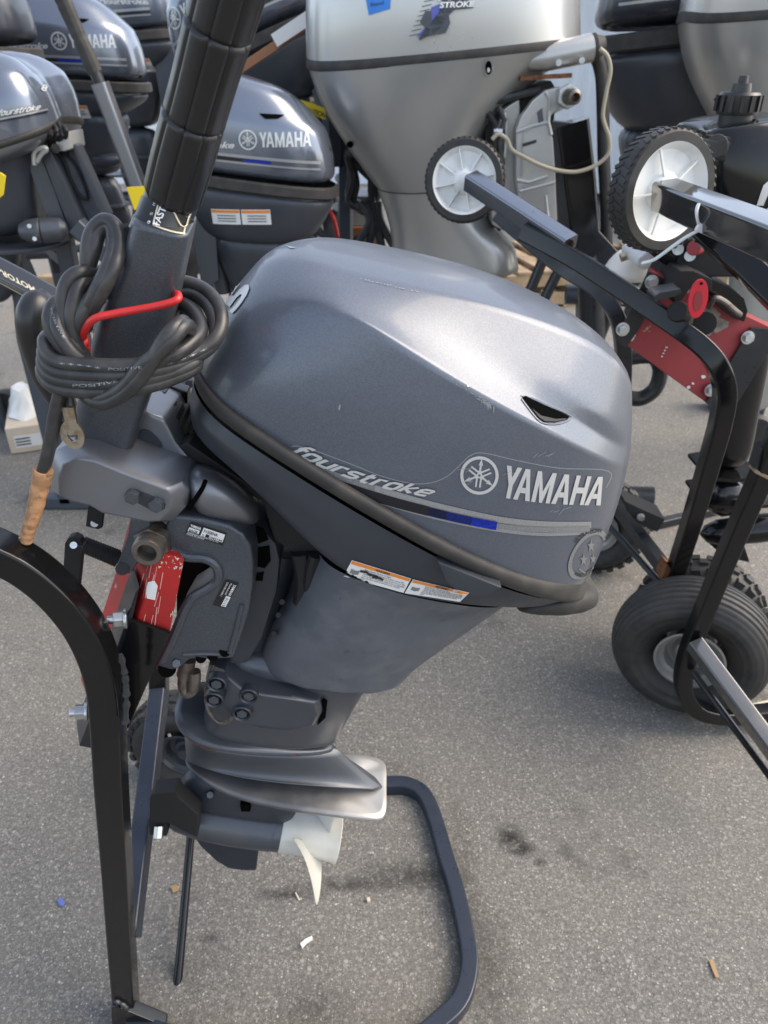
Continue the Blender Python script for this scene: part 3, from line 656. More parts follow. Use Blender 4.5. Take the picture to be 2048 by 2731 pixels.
gm = MB(); t = gx; a = (Vector((0, -1, 0)) - t * (-t.y)).normalized(); b = t.cross(a); NG = 72; rr = []
for h, r_ in gp:
    ring = []
    for k in range(NG):
        ph = 2 * math.pi * k / NG; cyc = (ph / (2 * math.pi) * 9) % 1
        dip = .0019 if cyc < .12 else 0
        ring.append(c1 + t * h + (a * math.cos(ph) + b * math.sin(ph)) * (r_ - dip))
    rr.append(ring)
grip = gm.rings(rr).build('throttle_grip', M['gripblk'], ti, ang=50)
TB = bvh_of(ta_o, bpy.data.objects['throttle_scale'])
scl = [ribbon(cm2(p), 4) for p in ([(408,602),(424,539)], [(424,540),(462,562),(462,568)], [(462,562),(480,598),(495,609)], [(408,602),(440,614),(470,622),(492,624)], [(490,624),(500,586),(507,568)])]
stick('scale_lines', sum(scl, []), TB, M['gold'], ti, step=10)
print_text('scale_text', [('FAST', [(424,604),(444,556)], 18, dict(bold=.02)), ('100', [(414,550),(421,535)], 7, {}), ('%', [(407,576),(410,568)], 7, {}), ('0', [(400,598),(402,592)], 7, {})], TB, M['white'], ti)

# ---- prints on the cowl
dec = empty('cowl_graphics', (0, 0, 0)); dec.parent = mo
# maker's name, built letter by letter from straight strokes
BL = lambda x, y: (1334 + 266 * x + (17 + 5 * x) * y + 0 * x, 1325 + 22 * x - 6 * math.sin(x * math.pi) * -1 - (85 - 10 * x) * y)
def strokes(x0, w, segs): return [[BL(x0 + w * a, b) for a, b in s] for s in segs]
A_ = [[(0, 0), (.27, 0), (.50, .78), (.36, 1)], [(.36, 1), (.50, .78), (.64, 1)], [(.64, 1), (.50, .78), (.73, 0), (1, 0)], [(.335, .22), (.4, .4), (.6, .4), (.665, .22)]]
A_[3] = [(.345, .23), (.395, .4), (.605, .4), (.655, .23)]
Y_ = [[(.36, 0), (.64, 0), (.64, .42), (.5, .5), (.36, .42)], [(0, 1), (.3, 1), (.5, .66), (.5, .5), (.36, .42)], [(1, 1), (.7, 1), (.5, .66), (.5, .5), (.64, .42)]]
M_ = [[(0, 0), (.22, 0), (.22, 1), (0, 1)], [(.78, 0), (1, 0), (1, 1), (.78, 1)], [(.22, 1), (.22, .62), (.42, 0), (.5, 0), (.5, .36)], [(.78, 1), (.78, .62), (.58, 0), (.5, 0), (.5, .36)]]
H_ = [[(0, 0), (.28, 0), (.28, 1), (0, 1)], [(.72, 0), (1, 0), (1, 1), (.72, 1)], [(.28, .4), (.72, .4), (.72, .6), (.28, .6)]]
adv = [(Y_, 0, .15), (A_, .125, .165), (M_, .305, .185), (A_, .505, .165), (H_, .685, .145), (A_, .835, .165)]
stick('brand_lettering', sum([strokes(x, w, s) for s, x, w in adv], []), CB, M['decalw'], dec)
def ell(cx, cy, r, a0, a1, n, k=1.0): return [(cx + r * math.cos(R(a0 + (a1 - a0) * i / n)), cy + k * r * math.sin(R(a0 + (a1 - a0) * i / n))) for i in range(n + 1)]
def emblem(cx, cy, r, rot=8, k=1.0):
    out = []; o_ = ell(cx, cy, r, 0, 360, 48, k); i_ = ell(cx, cy, r * .84, 0, 360, 48, k)
    for a in range(48): out.append([o_[a], o_[a + 1], i_[a + 1], i_[a]])
    for j in range(3):
        an = R(-90 + rot + 120 * j); d = Vector((math.cos(an), math.sin(an) * k)); n_ = Vector((-math.sin(an), math.cos(an) * k)); c = Vector((cx, cy))
        q = lambda s, w: tuple(c + d * r * s + n_ * r * w)
        out.append([q(.50, .12), q(.88, 0), q(.50, -.12), q(.56, 0)])                        # arrow head
        out.append([q(.2, .05), q(.54, .05), q(.54, -.05), q(.2, -.05)])                     # stem
        out.append([q(.2, .14), q(.26, .05), q(.26, -.05), q(.2, -.14), q(.1, -.05), q(.1, .05)])
        for sg in (1, -1):
            out.append([q(-.62, sg * .15), q(.06, sg * .15), q(.1, sg * .05), q(.02, sg * .06), q(-.62, sg * .06)][::sg])
    return out
stick('emblem', emblem(1278, 1267, 51), CB, M['decalw'], dec)
SCR = {'f': (.62, [[(.18,0),(.18,1.3),(.32,1.5),(.72,1.5)], [(-.08,.98),(.62,.98)]]), 'o': (.98, [[(0,.15),(0,.85),(.15,1),(.7,1),(.85,.85),(.85,.15),(.7,0),(.15,0),(0,.15)]]),
 'u': (.98, [[(0,1.05),(0,.15),(.15,0),(.85,0)], [(.85,1.05),(.85,-.08)]]), 'r': (.66, [[(0,-.08),(0,1),(.6,1)]]), 's': (.92, [[(.95,1),(.15,1),(.03,.9),(.03,.62),(.15,.5),(.68,.5),(.8,.4),(.8,.12),(.68,0),(-.12,0)]]),
 't': (.72, [[(.2,1.45),(.2,.15),(.32,0),(.68,0)], [(-.06,1),(.6,1)]]),  'k': (.92, [[(0,-.08),(0,1.5)], [(.8,1.05),(.15,.5),(.85,-.05)]]), 'e': (.95, [[(.06,.5),(.82,.5),(.82,.88),(.7,1),(.15,1),(0,.86),(0,.14),(.15,0),(.86,0)]])}
def script_polys(word, pth, hgt, h2, shear=.62, wd=.34):
    x = 0; raw = []
    for c_ in word:
        a_, st_ = SCR[c_]
        for l_ in st_: raw += [[(x + px_, py_) for px_, py_ in q_] for q_ in ribbon(l_, wd)]
        x += a_ + .3
    tot = x; pp = catmull([Vector((a_, b_, 0)) for a_, b_ in pth], 5); L_ = [0]
    for a_, b_ in zip(pp, pp[1:]): L_.append(L_[-1] + (b_ - a_).length)
    def mp(px_, py_):
        s_ = max(0, min(1, (px_ + shear * py_) / (tot + .3))) * L_[-1]
        for i in range(len(pp) - 1):
            if s_ <= L_[i + 1] + 1e-6: break
        k_ = (s_ - L_[i]) / (L_[i + 1] - L_[i]); p_ = pp[i].lerp(pp[i + 1], k_); t_ = (pp[i + 1] - pp[i]).normalized()
        n_ = Vector((t_.y, -t_.x, 0)); q_ = p_ + n_ * (py_ * (hgt + (h2 - hgt) * s_ / L_[-1])); return (q_.x, q_.y)
    return [[mp(*q_) for q_ in pl] for pl in raw]
stick('stroke_script', script_polys('fourstroke', [(776,1203),(880,1250),(980,1286),(1080,1309),(1158,1324)], 21, 16), CB, M['decalw'], dec, .0022, 8)
c_top = cm2([(815,1240),(900,1270),(1000,1301),(1110,1334),(1230,1364),(1350,1388),(1460,1398),(1575,1399)], 5)
c_mid = cm2([(855,1275),(930,1300),(1020,1329),(1120,1356),(1235,1383),(1345,1403),(1455,1411),(1570,1409)], 5)
c_bot = cm2([(905,1306),(960,1322),(1040,1346),(1140,1374),(1240,1397),(1345,1415),(1450,1424),(1566,1420)], 5)
cut = lambda p, a, b: [q for q in p if a <= q[0] <= b]
stick('upper_stripe', ribbon(cut(c_top, 0, 1010), 20), CB, M['decalgrey'], dec)
stick('upper_stripe', ribbon(cut(c_top, 985, 1600), 17), CB, M['decalsilver'], dec)
stick('black_stripe', ribbon(cut(c_mid, 0, 1165), 25), CB, M['decalblk'], dec, .0016)
stick('blue_stripe', ribbon(cut(c_mid, 1130, 1205), 23), CB, M['decalnavy'], dec, .0018)
stick('blue_stripe', ribbon(cut(c_mid, 1185, 1260), 22.5), CB, M['decalmid'], dec, .002)
stick('blue_stripe', ribbon(cut(c_mid, 1240, 1335), 22), CB, M['decalblue'], dec, .0022)
stick('grey_stripe', ribbon(cut(c_mid, 1315, 1600), 14), CB, M['decalgrey'], dec, .0016)
stick('lower_stripe', ribbon(c_bot, 9), CB, M['decalsilver'], dec)
stick('film_edge', ribbon(cm2([(778,1190),(800,1190),(850,1205),(930,1235),(1020,1270),(1095,1288),(1150,1287),(1195,1268),(1228,1238),(1255,1214),(1290,1208),(1380,1228),(1490,1248),(1622,1256),(1616,1300)], 5), 2), CB, M['film'], dec, .0004)
# round badge wrapping the rear corner
bc = (1566, 1478); o_ = ell(*bc, 66, 0, 360, 40); o_ = [(bc[0] + (x - bc[0]) * .68 + (bc[1] - y) * .42, y) for x, y in o_]; 
o2 = [(bc[0] + (x - bc[0]) * .8, bc[1] + (y - bc[1]) * .8) for x, y in o_]; o3 = [(bc[0] + (x - bc[0]) * .55, bc[1] + (y - bc[1]) * .55) for x, y in o_]
bad = [[o_[i], o_[i + 1], o2[i + 1], o2[i]] for i in range(40)]
def star(cx, cy, r, k=.6):
    p = [(cx + (r if i % 2 == 0 else r * .42) * math.sin(math.pi * i / 5) * k + 0, cy - (r if i % 2 == 0 else r * .42) * math.cos(math.pi * i / 5)) for i in range(10)]
    return [[(cx, cy), p[i], p[(i + 1) % 10]] for i in range(10)]
for c_ in ((1555,1492,18),(1575,1455,18),(1580,1490,15)): bad += star(*c_)
bad += ribbon(cm2([(1543,1515),(1556,1526),(1572,1522),(1590,1500)], 4), 4)
stick('round_badge', bad, CB, M['decalgrey'], dec)
print_text('badge_text', [('ULTRA LOW', [(1536,1448),(1556,1428),(1580,1420),(1604,1418)], 10, dict(bold=.03)), ('EMISSION', [(1530,1530),(1545,1538),(1562,1534),(1580,1520)], 8, dict(bold=.02))], CB, M['ink'], dec, .0014, 8)
print_text('power_figure', [('5', [(622,838),(674,768)], 40, dict(bold=.03))], CB, M['decalw'], dec)
# chipped paint on the shoulder crease
random.seed(3); ch = []
for k in range(34):
    t = random.random(); u = 1215 + 100 * t; v = 1016 + 66 * t + random.uniform(-4, 8) * (1 if random.random() < .7 else 2.4); L_ = random.uniform(2, 9)
    ch.append([(u, v), (u + L_, v + L_ * .6), (u + L_ * .8, v + L_ * .6 + random.uniform(.5, 2)), (u - 1, v + random.uniform(.5, 2.5))])
for k in range(12):
    u = 1290 + random.uniform(-8, 28); v = 1068 + (u - 1290) * .6; ch.append([(u, v), (u + 3, v + 2), (u + 1, v + random.uniform(8, 24))])
for k in range(26):
    u = random.uniform(960, 1130); v = 745 + (u - 960) * .21 + random.uniform(-2, 2); ch.append([(u, v), (u + random.uniform(3, 10), v + 2), (u, v + 2)])
ch += [[(905,1078),(909,1080),(906,1094),(902,1092)], [(760,655),(790,662),(775,664)]]
stick('paint_chip', ch, CB, M['film'], dec, .0007)['kind'] = 'stuff'
sx = []
for k in range(16):
    u, v = random.choice([(1240,1290),(1437,1215),(1486,1365),(1230,1250),(1360,1270)]); u += random.uniform(-22, 22); v += random.uniform(-10, 10); an = random.uniform(-.9, -.2); l = random.uniform(8, 26)
    sx += ribbon([(u, v), (u + l * math.cos(an), v + l * math.sin(an))], 1.2)
stick('scratch', sx, CB, M['film'], dec, .0011)
# air vent: hole painted as a black shade patch, paler floor, lip round it
stick('air_vent_shade', [[(1390,1062),(1400,1056),(1440,1078),(1490,1098),(1517,1112),(1510,1120),(1480,1127),(1450,1126),(1438,1118)]], CB, M['void'], mo, .0012)
stick('painted_vent_floor', [[(1415,1090),(1440,1110),(1480,1119),(1508,1117),(1504,1121),(1478,1126),(1450,1125),(1436,1116)]], CB, M['matblk'], mo, .0016)
VP_ = [CB.ray_cast(CAM, ray(u, v).normalized())[0] for u, v in cm2([(1388,1056),(1420,1064),(1460,1082),(1500,1098),(1524,1112)], 4)]
MB().tube([p for p in VP_ if p], .002, 8, scale=[.3 + .7 * math.sin(math.pi * k / 16) for k in range(len(VP_))]).build('vent_hood', M['cowl'], mo)
VP_ = [CB.ray_cast(CAM, ray(u, v).normalized())[0] for u, v in cm2([(1390,1064),(1412,1094),(1434,1120),(1452,1130),(1484,1131),(1512,1123),(1524,1113)], 4)]
MB().tube([p for p in VP_ if p], .0013, 8).build('vent_lip', M['cowl'], mo)
# ---- labels
AB = bvh_of(lower, apron, bpy.data.objects['latch_ledge'])
def warn(q, title):
    o = stick('warning_label', [q], AB, M['labelw'], mo, .0012)
    stick('label_band', [qmap(q, [(0.01, .02), (.99, .02), (.985, .2), (.015, .2)])], AB, M['labelo'], o, .0018)
    lines = [(title, qmap(q, [(.42, .18), (.66, .18)]), 6, dict(bold=.03))]
    tx = ['Read Owners Manuals and labels', 'Wear an approved personal flotation device PFD', 'Attach the engine shut off cord lanyard to your PFD', 'arm or leg so the engine stops if you accidentally', 'leave the helm which could prevent a runaway', 'boat']
    for i, t_ in enumerate(tx):
        y = .33 + i * .115; lines.append((t_, qmap(q, [(.27, y), (.27 + min(.7, len(t_) * .0145), y)]), 4.2, {}))
    b = text_bm(lines); _stick('label_text', b, AB, M['ink'], o, .002, 12)
    stick('label_icon', [qmap(q, [(.06, .45), (.13, .5), (.2, .45), (.2, .68), (.13, .73), (.06, .68)])], AB, M['decalgrey'], o, .0018)
    if title == 'WARNING':
        stick('label_scribble', ribbon([qmap(q, [p])[0] for p in ((.2,.42),(.3,.38),(.4,.5),(.32,.44),(.5,.46),(.42,.54),(.55,.5),(.6,.55))], 6), AB, M['ink'], o, .0024)
warn([(939,1492),(1096,1541),(1076,1579),(916,1535)], 'WARNING')
warn([(1101,1543),(1251,1579),(1226,1603),(1079,1580)], 'AVERTISSEMENT')
q = [(509,1390),(605,1422),(594,1453),(494,1422)]
o = stick('serial_plate', [q], KB, M['labelk'], mo, .0012)
stick('plate_fields', [qmap(q, [(.03,.42),(.32,.42),(.32,.72),(.03,.72)]), qmap(q, [(.38,.1),(.97,.1),(.97,.52),(.38,.52)]), qmap(q, [(.38,.52),(.5,.52),(.5,.78),(.38,.78)]), qmap(q, [(.6,.52),(.97,.52),(.97,.78),(.6,.78)])], KB, M['labelw'], o, .0016)
_stick('plate_text', text_bm([('F15SEHA', qmap(q, [(.42,.44),(.8,.44)]), 8, dict(bold=.02)), ('1042194', qmap(q, [(.62,.76),(.95,.76)]), 6.5, dict(bold=.02)), ('S', qmap(q, [(.42,.76),(.47,.76)]), 6, {}), ('6AGK', qmap(q, [(.06,.7),(.3,.7)]), 7, dict(bold=.02))]), KB, M['ink'], o, .002)
_stick('plate_text', text_bm([('YAMAHA', qmap(q, [(.04,.34),(.33,.34)]), 7, dict(bold=.03)), ('YAMAHA MOTOR CO.,LTD.', qmap(q, [(.04,.88),(.88,.88)]), 4.5, {}), ('MADE IN JAPAN', qmap(q, [(.04,.985),(.5,.985)]), 4, {})]), KB, M['white'], o, .002)
q = [(637,1554),(602,1621),(567,1612),(602,1544)]
o = stick('maker_label', [q], KB, M['labelk'], mo, .0012)
stick('label_field', [qmap(q, [(.55,.05),(.95,.05),(.95,.4),(.55,.4)])], KB, M['labelw'], o, .0016)
_stick('label_text', text_bm([('YAMAHA', qmap(q, [(.06,.3),(.5,.3)]), 8, dict(bold=.02)), ('Manufactured', qmap(q, [(.06,.55),(.5,.55)]), 5, {}), ('CAN ICES-2/NMB-2', qmap(q, [(.06,.82),(.6,.82)]), 5, {})]), KB, M['white'], o, .002)
_stick('label_text', text_bm([('01/15', qmap(q, [(.6,.34),(.92,.34)]), 7, {})]), KB, M['ink'], o, .0022)

# ================================================================== battery cable coiled round the tiller
cb = empty('battery_cable', P(300, 1000, .72), 'black battery cable coiled in loops round the tiller arm', 'cable')
Z4 = lambda pts: [(x * .422, 550 + y * .4218, Y) for x, y, Y in pts]
def cab(pts, r=.0074, twin=0, n=7):
    pp = catmull([P(u, v, Y) for u, v, Y in Z4(pts)], n)
    o = MB().tube(pp, r, 12).build('strand', M['cable'], cb); return o
N_, F_ = .715, .83
loops = []
for off in (0, 1):
    d = off * 34
    loops.append(cab([(625-d,620,.73),(560-d*.2,430,.74),(556+d*1.1,260+d*.3,.745),(590+d,150+d*.5,.75),(665+d*.4,92+d,.75),(735-d*.6,140+d*.4,.745),(750-d,270,.735),(712-d,400,.72),(630-d,560,.715),(560-d,680,.72),(540-d,760,.74)]))
cab([(650,425,.76),(540,415,.735),(450,450,.725),(405,540,.72),(400,650,.716),(425,780,.712),(480,910,.71),(545,985,.715)])
cab([(640,470,.765),(550,470,.735),(490,520,.722),(460,620,.715),(450,740,.712),(480,860,.713),(530,950,.72)])
cab([(690,520,.77),(600,560,.725),(540,640,.715),(505,740,.713),(500,830,.72)])
cab([(400,600,.745),(345,620,.73),(315,700,.716),(330,790,.71),(385,880,.706),(460,960,.703),(520,1000,.705)])
cab([(420,640,.745),(375,660,.72),(360,740,.71),(390,830,.703),(450,920,.7),(520,985,.703)])
rt = [(1375,830),(1405,690),(1350,570),(1240,495),(1120,480)]
for k, (dy, dY, rr_) in enumerate(((0, 0, 1), (64, .003, .96), (118, .006, .9), (176, .01, .85))):
    pts = [(330+10*k,800+dy*.9,.74),(285-4*k,850+dy,.715),(300,930+dy,.703),(380,985+dy*.95,.695),(560,1005+dy*.95,.69),(760,1010+dy*.9,.688),(900,1000+dy*.82,.69),(1060,975+dy*.7,.70),(1240,920+dy*.45,.72)]
    if k < 2: pts += [(1370-12*k,825+20*k,.735),(1398-46*k,690+20*k,.755),(1345-46*k,575+34*k,.78),(1240-40*k,500+52*k,.80),(1120-30*k,478+90*k,.81),(1000,500+90*k,.815)]
    else: pts += [(1290-40*k,840,.745),(1260-20*k,740,.775),(1160,660,.80),(1060,640,.815)]
    cab(pts)
for k in (0, 1):
    d = 52 * k
    cab([(520+d*.4,1170-d*.2,.70),(590+d*.5,1228-d*.3,.69),(680+d*.5,1240-d*.9,.684),(790+d*.3,1180-d*1.1,.68),(890,1080-d*1.2,.677),(960+d*.1,980-d*1.4+d,.675),(1050+d*.5,830+d*.4,.678),(1120+d*.6,750+d*.35,.69),(1160+d*.6,735+d*.5,.71),(1150+d*.8,790+d*.6,.735),(1060+d,870+d,.76)])
cab([(1090,600,.80),(1190,640,.78),(1255,720,.755),(1262,800,.735),(1200,870,.715),(1110,930,.70),(1000,980,.695)], .0078)
STB = bvh_of(*[c for c in cb.children])
_stick('cable_print', text_bm([('+ + + + +', [(x * .422, 550 + y * .4218) for x, y in ((375,1000),(500,1010),(635,1030))], 6, dict(bold=.04)), ('POSITIVE', [(x * .422, 550 + y * .4218) for x, y in ((685,1035),(760,1038),(900,1026))], 7, dict(bold=.01)), ('POSITIVE', [(x * .422, 550 + y * .4218) for x, y in ((460,1140),(600,1138),(750,1112))], 7, dict(bold=.01)), ('+ + + +', [(x * .422, 550 + y * .4218) for x, y in ((1060,1005),(1180,965),(1310,905))], 6, dict(bold=.04)), ('POSITIVE', [(x * .422, 550 + y * .4218) for x, y in ((318,650),(345,740),(400,840))], 6, {})]), STB, M['decalgrey'], cb, .0006, 10)
MB().sweep(catmull([P(u, v, Y) for u, v, Y in ((165,1030,.70),(150,1090,.698),(140,1150,.697),(125,1220,.696),(112,1266,.695))], 5), rrect(.019, .011, .004), (0, 1, 0)).build('cable_tail', M['cable'], cb)
slv = catmull([P(u, v, .694) for u, v in ((116,1252),(104,1310),(90,1372),(76,1415),(70,1445))], 8)
MB().tube(slv, .0095, 14, scale=[1.06 + .1 * math.sin(k * 1.7) * .4 - .012 * k for k in range(len(slv))]).build('heat_sleeve', M['tan'], cb)
MB().sweep([P(u, v, .693) for u, v in ((64,1438),(54,1465),(46,1490),(38,1518),(33,1526))], rrect(.0115, .004, .0015), (1, 0, 0)).build('cable_lug', M['copper'], cb)
ringc = P(196, 1157, .70)
MB().cyl(P(182, 1045, .71), P(190, 1112, .703), .0045, .0055, 10).build('lead', M['cable'], cb)
mb = MB(); mb.rings([[ringc + Vector((math.cos(2*math.pi*k/24)*r_*.86, y_, math.sin(2*math.pi*k/24)*r_*1.2)) for k in range(24)] for r_, y_ in ((.0135,0),(.0135,-.003),(.0062,-.003),(.0062,0))], False, False, True)
mb.box(P(190, 1122, .70), (.012, .004, .03)); mb.build('ring_terminal', M['copper'], cb)
rc = empty('red_cord', P(300, 850, .715), 'thin red cord looped round the tiller arm above the cable', 'cord')
MB().tube(catmull([P(u, v, Y) for u, v, Y in Z4(((515,850,.72),(545,770,.705),(600,710,.70),(720,680,.703),(860,655,.706),(1000,630,.706),(1090,605,.707),(1128,580,.712),(1120,555,.735),(1085,560,.76)))], 7), .0037, 12).build('loop', M['redcord'], rc)
MB().tube(catmull([P(u, v, Y) for u, v, Y in Z4(((505,800,.735),(525,850,.72),(515,880,.72),(535,905,.725),(520,930,.73)))], 6), .006, 10).build('knot', M['redcord'], rc)

# ================================================================== the stand the motor hangs on
stn = empty('motor_stand', G(330, 2600), 'black tube motor stand with red board carrying the front motor', 'motor stand')
up = catmull([P(u, v, Y) for u, v, Y in ((-160,1420,.68),(-60,1450,.68),(0,1473,.682),(74,1512,.684),(148,1573,.686),(212,1650,.688),(254,1730,.69),(278,1810,.692),(288,1900,.692),(298,2100,.693),(312,2300,.693),(324,2500,.693),(338,2700,.693))], 6)
upr = MB().sq(up, .038, .038).build('near_upright', M['black'], stn)
lp = [G(u, v, .03) for u, v in ((345,2716),(460,2760),(800,2800),(1080,2772),(1180,2712),(1232,2655),(1253,2568),(1243,2480),(1215,2360),(1191,2284),(1160,2176),(1130,2112),(1086,2086),(1030,2084),(900,2086),(520,2084))]
lp = [Vector((p.x, p.y, .016)) for p in catmull(lp, 5)]
MB().sq(lp, .034, .032, (0, 0, 1)).build('base_loop', M['loopsteel'], stn)
cr = [P(425, 1840, 1.10), P(345, 2500, .71)]
MB().sq(cr, .032, .032).build('crossbar', M['loopsteel'], stn)
MB().sq(catmull([P(425, 1862, 1.105), P(424, 1780, 1.11), P(426, 1560, 1.12), P(400, 1300, 1.14), P(300, 1170, 1.14)], 5), .034).build('far_upright', M['black'], stn)
MB().tube(catmull([P(330, 1230, 1.15), P(200, 1120, 1.14), P(140, 1030, 1.13), P(100, 930, 1.125), P(85, 860, 1.12), P(95, 820, 1.13), P(118, 805, 1.15)], 7), .024, 16, scale=[.62] * 8 + [.68 + .04 * k for k in range(8)] + [1] * 22 + [.9] * 4 + [.7]).build('far_hand_grip', M['gripblk'], stn)
MB().tube([P(512, 2190, .97), P(458, 2800, .67)], .0085, 12).build('brace', M['black'], stn)
plate('foot_gusset', [(296,2690),(314,2686),(440,2738),(440,2790),(300,2790)], .668, .69, M['black'], stn, .002)
MB().sq([P(-260, 585, 1.62), P(60, 752, 1.55), P(330, 900, 1.5), P(420, 960, 1.48)], .042, .042, (0, -.75, .66)).build('labelled_arm', M['glossarm'], stn)
LAB = bvh_of(bpy.data.objects['labelled_arm'])
_stick('arm_print', text_bm([('MOTOR-TOTE', [(92,767),(20,729),(-70,682)], 17, dict(bold=.03, up=(.35,.9)))]), LAB, M['gold'], bpy.data.objects['labelled_arm'], .0012, 8)
stick('arm_lines', ribbon([(-60,722),(20,764),(80,796)], 3) + ribbon([(-60,730),(20,772),(80,804)], 2), LAB, M['gold'], bpy.data.objects['labelled_arm'], .001)
# red transom board, end grain towards the camera
e = [P(418, 1473, .735), P(492, 1490, .735), P(440, 1740, .735), P(322, 1965, .735)]
eb = [P(420, 1473, .735), P(493, 1490, .735), P(456, 1680, .735), P(330, 1968, .735), P(262, 1940, .735), P(368, 1648, .735)]
vec = Vector((-.058, .095, 0))
MB().prism(eb, vec).build('transom_board', M['red'], stn, bevel=.003)
BB = bvh_of(bpy.data.objects['transom_board'])
stick('bare_patch', [[(396,1552),(412,1548),(421,1562),(414,1600),(392,1595),(390,1575)]], BB, M['labelw'], stn, .0006)
random.seed(11); gr = []
for k in range(13):
    u = random.uniform(385, 470); v = random.uniform(1500, 1640); gr += ribbon([(u, v), (u - random.uniform(4, 12), v + random.uniform(20, 60))], random.uniform(1, 3))
stick('paint_crack', gr, BB, M['redscratch'], stn, .0005)['kind'] = 'stuff'
gr = []
for k in range(30):
    u = random.uniform(410, 492); v = random.uniform(1476, 1512); gr.append([(u, v), (u + random.uniform(2, 9), v + random.uniform(0, 3)), (u + random.uniform(0, 6), v + random.uniform(2, 9))])
for k in range(10):
    v = random.uniform(1500, 1670); u = 486 - (v - 1500) * .19 + random.uniform(-5, 2); gr.append([(u, v), (u + 3, v + 1), (u + random.uniform(-2, 2), v + random.uniform(6, 20))])
stick('bare_edge', gr, BB, M['card'], stn, .0007)['kind'] = 'stuff'
MB().prism([P(u, v, .7325) for u, v in ((352,1645),(456,1681),(332,1962),(262,1942),(290,1860))], (0, -.006, 0)).build('angle_plate', M['black'], stn, bevel=.0015)
fl = [P(366, 1572, .733), P(354, 1648, .733), P(254, 1998, .733), P(211, 1990, .733), P(300, 1740, .733), P(358, 1590, .733)]
MB().prism([P(u, v, .732) for u, v in ((372,1566),(354,1650),(262,1940),(256,1998),(211,1990),(305,1745),(362,1580))], (-.02, .045, 0)).build('angle_flange', M['blacksat'], stn, bevel=.0015)
for u, v in ((318,1650),(214,1897)):
    q = P(u + 14, v, .725); dd = Vector((-1, -.25, .1)).normalized()
    o = MB().cyl(q + dd * -.003, q + dd * .001, .0125, n=18).build('washer', M['zinc'], stn, bevel=.0006)
    MB().cyl(q + dd * .001, q + dd * .013, .0105, hexa=True).build('nut', M['zinc'], o, bevel=.001)
    MB().cyl(q + dd * .013, q + dd * .02, .0055, n=12).build('bolt_end', M['zinc'], o)
random.seed(31)
for pth in ([(322,1745),(333,1800),(337,1860),(335,1930)], [(306,2668),(330,2680),(345,2698)]):
    pp = catmull([P(u, v, .672) for u, v in pth], 8); MB().tube(pp, .0042, 8, scale=[random.uniform(.6, 1.3) for _ in pp]).build('weld_bead', M['blacksat'], stn)
# fork that holds the gearcase nose
plate('support_fork', [(398,2128),(404,2118),(470,2112),(478,2130),(530,2174),(526,2236),(446,2196),(396,2194)], .80, .83, M['matblk'], stn, .004)
plate('fork_clip', [(394,2185),(446,2190),(446,2232),(398,2228)], .805, .84, M['matblk'], stn, .004)
q = P(424, 2204, .802); MB().cyl(q, q + Vector((0, -.014, -.012)), .008, hexa=True).build('fork_bolt', M['zinc'], stn, bevel=.001)
def wheel(name, c, ax, r, w, rim, parent, tread=26, ribs=0, tm='tyre', rm='rimsteel', rimw=None, knob=.006):
    """fat tyre with a lugged or ribbed tread and a dished rim"""
    o = empty(name, Vector(c) - rloc(parent) if parent else c); o.parent = parent; ax = Vector(ax).normalized(); c = Vector(c)
    pf = []; K = 18
    for k in range(K + 1):
        a = R(-115 + 230 * k / K); pf.append((w / 2 * math.sin(a) * (1 if abs(a) < 1.6 else .96), r - (r - rim) * .5 + (r - rim) * .5 * math.cos(a)))
    if ribs:
        pf2 = []
        for (h, q_) in pf: pf2.append((h, q_))
        fine = []
        for i in range(len(pf) - 1):
            for j in range(4):
                t = j / 4; fine.append((pf[i][0] * (1 - t) + pf[i + 1][0] * t, pf[i][1] * (1 - t) + pf[i + 1][1] * t - (.0055 if j == 0 and abs(pf[i][0]) < w * .47 and pf[i][1] > r - (r - rim) * .62 else 0)))
        fine.append(pf[-1]); pf = fine
    MB().lathe(c, ax, pf + [(pf[-1][0] * .6, rim * .97), (pf[0][0] * .6, rim * .97)], 64, True).build('tyre', M[tm], o)
    if tread:
        a = Vector((0, 0, 1)); a = (a - ax * a.dot(ax)).normalized(); b = ax.cross(a); mb = MB()
        for k in range(tread):
            for s in (-1, 0, 1):
                an = 2 * math.pi * (k + (.5 if s == 0 else 0)) / tread; d = a * math.cos(an) + b * math.sin(an); tg = ax.cross(d)
                m_ = Matrix((ax, tg, d)).transposed()
                rr_ = r - (.0 if s == 0 else (r - rim) * .085)
                mb.box(c + d * rr_ + ax * (s * w * .3), (w * .24, 2 * math.pi * r / tread * .62, knob * 2), m_.to_3x3(), .85)
        t_ = mb.build('tread', M[tm], o, smooth=False); t_['kind'] = 'stuff'
    rw = rimw or w * .42
    MB().lathe(c, ax, [(-rw, rim), (-rw * 1.02, rim * .93), (-rw * .8, rim * .86), (-rw * .7, rim * .74), (-rw * .3, rim * .66), (-rw * .25, rim * .5), (-rw * .5, rim * .42), (-rw * .55, rim * .3), (-rw * .95, rim * .24), (-rw * .95, .001)], 40, False, False).lathe(c, ax, [(rw, rim), (rw * 1.02, rim * .93), (rw * .8, rim * .86), (rw * .7, rim * .74), (rw * .3, rim * .66), (rw * .25, rim * .5), (rw * .5, rim * .42), (rw * .55, rim * .3), (rw * .95, rim * .24), (rw * .95, .001)], 40, False, False).build('rim', M[rm], o)
    return o
wheel('wheel', P(505, 1985, 1.22), (.15, 1, 0), .14, .085, .065, stn, 28, rm='navy')
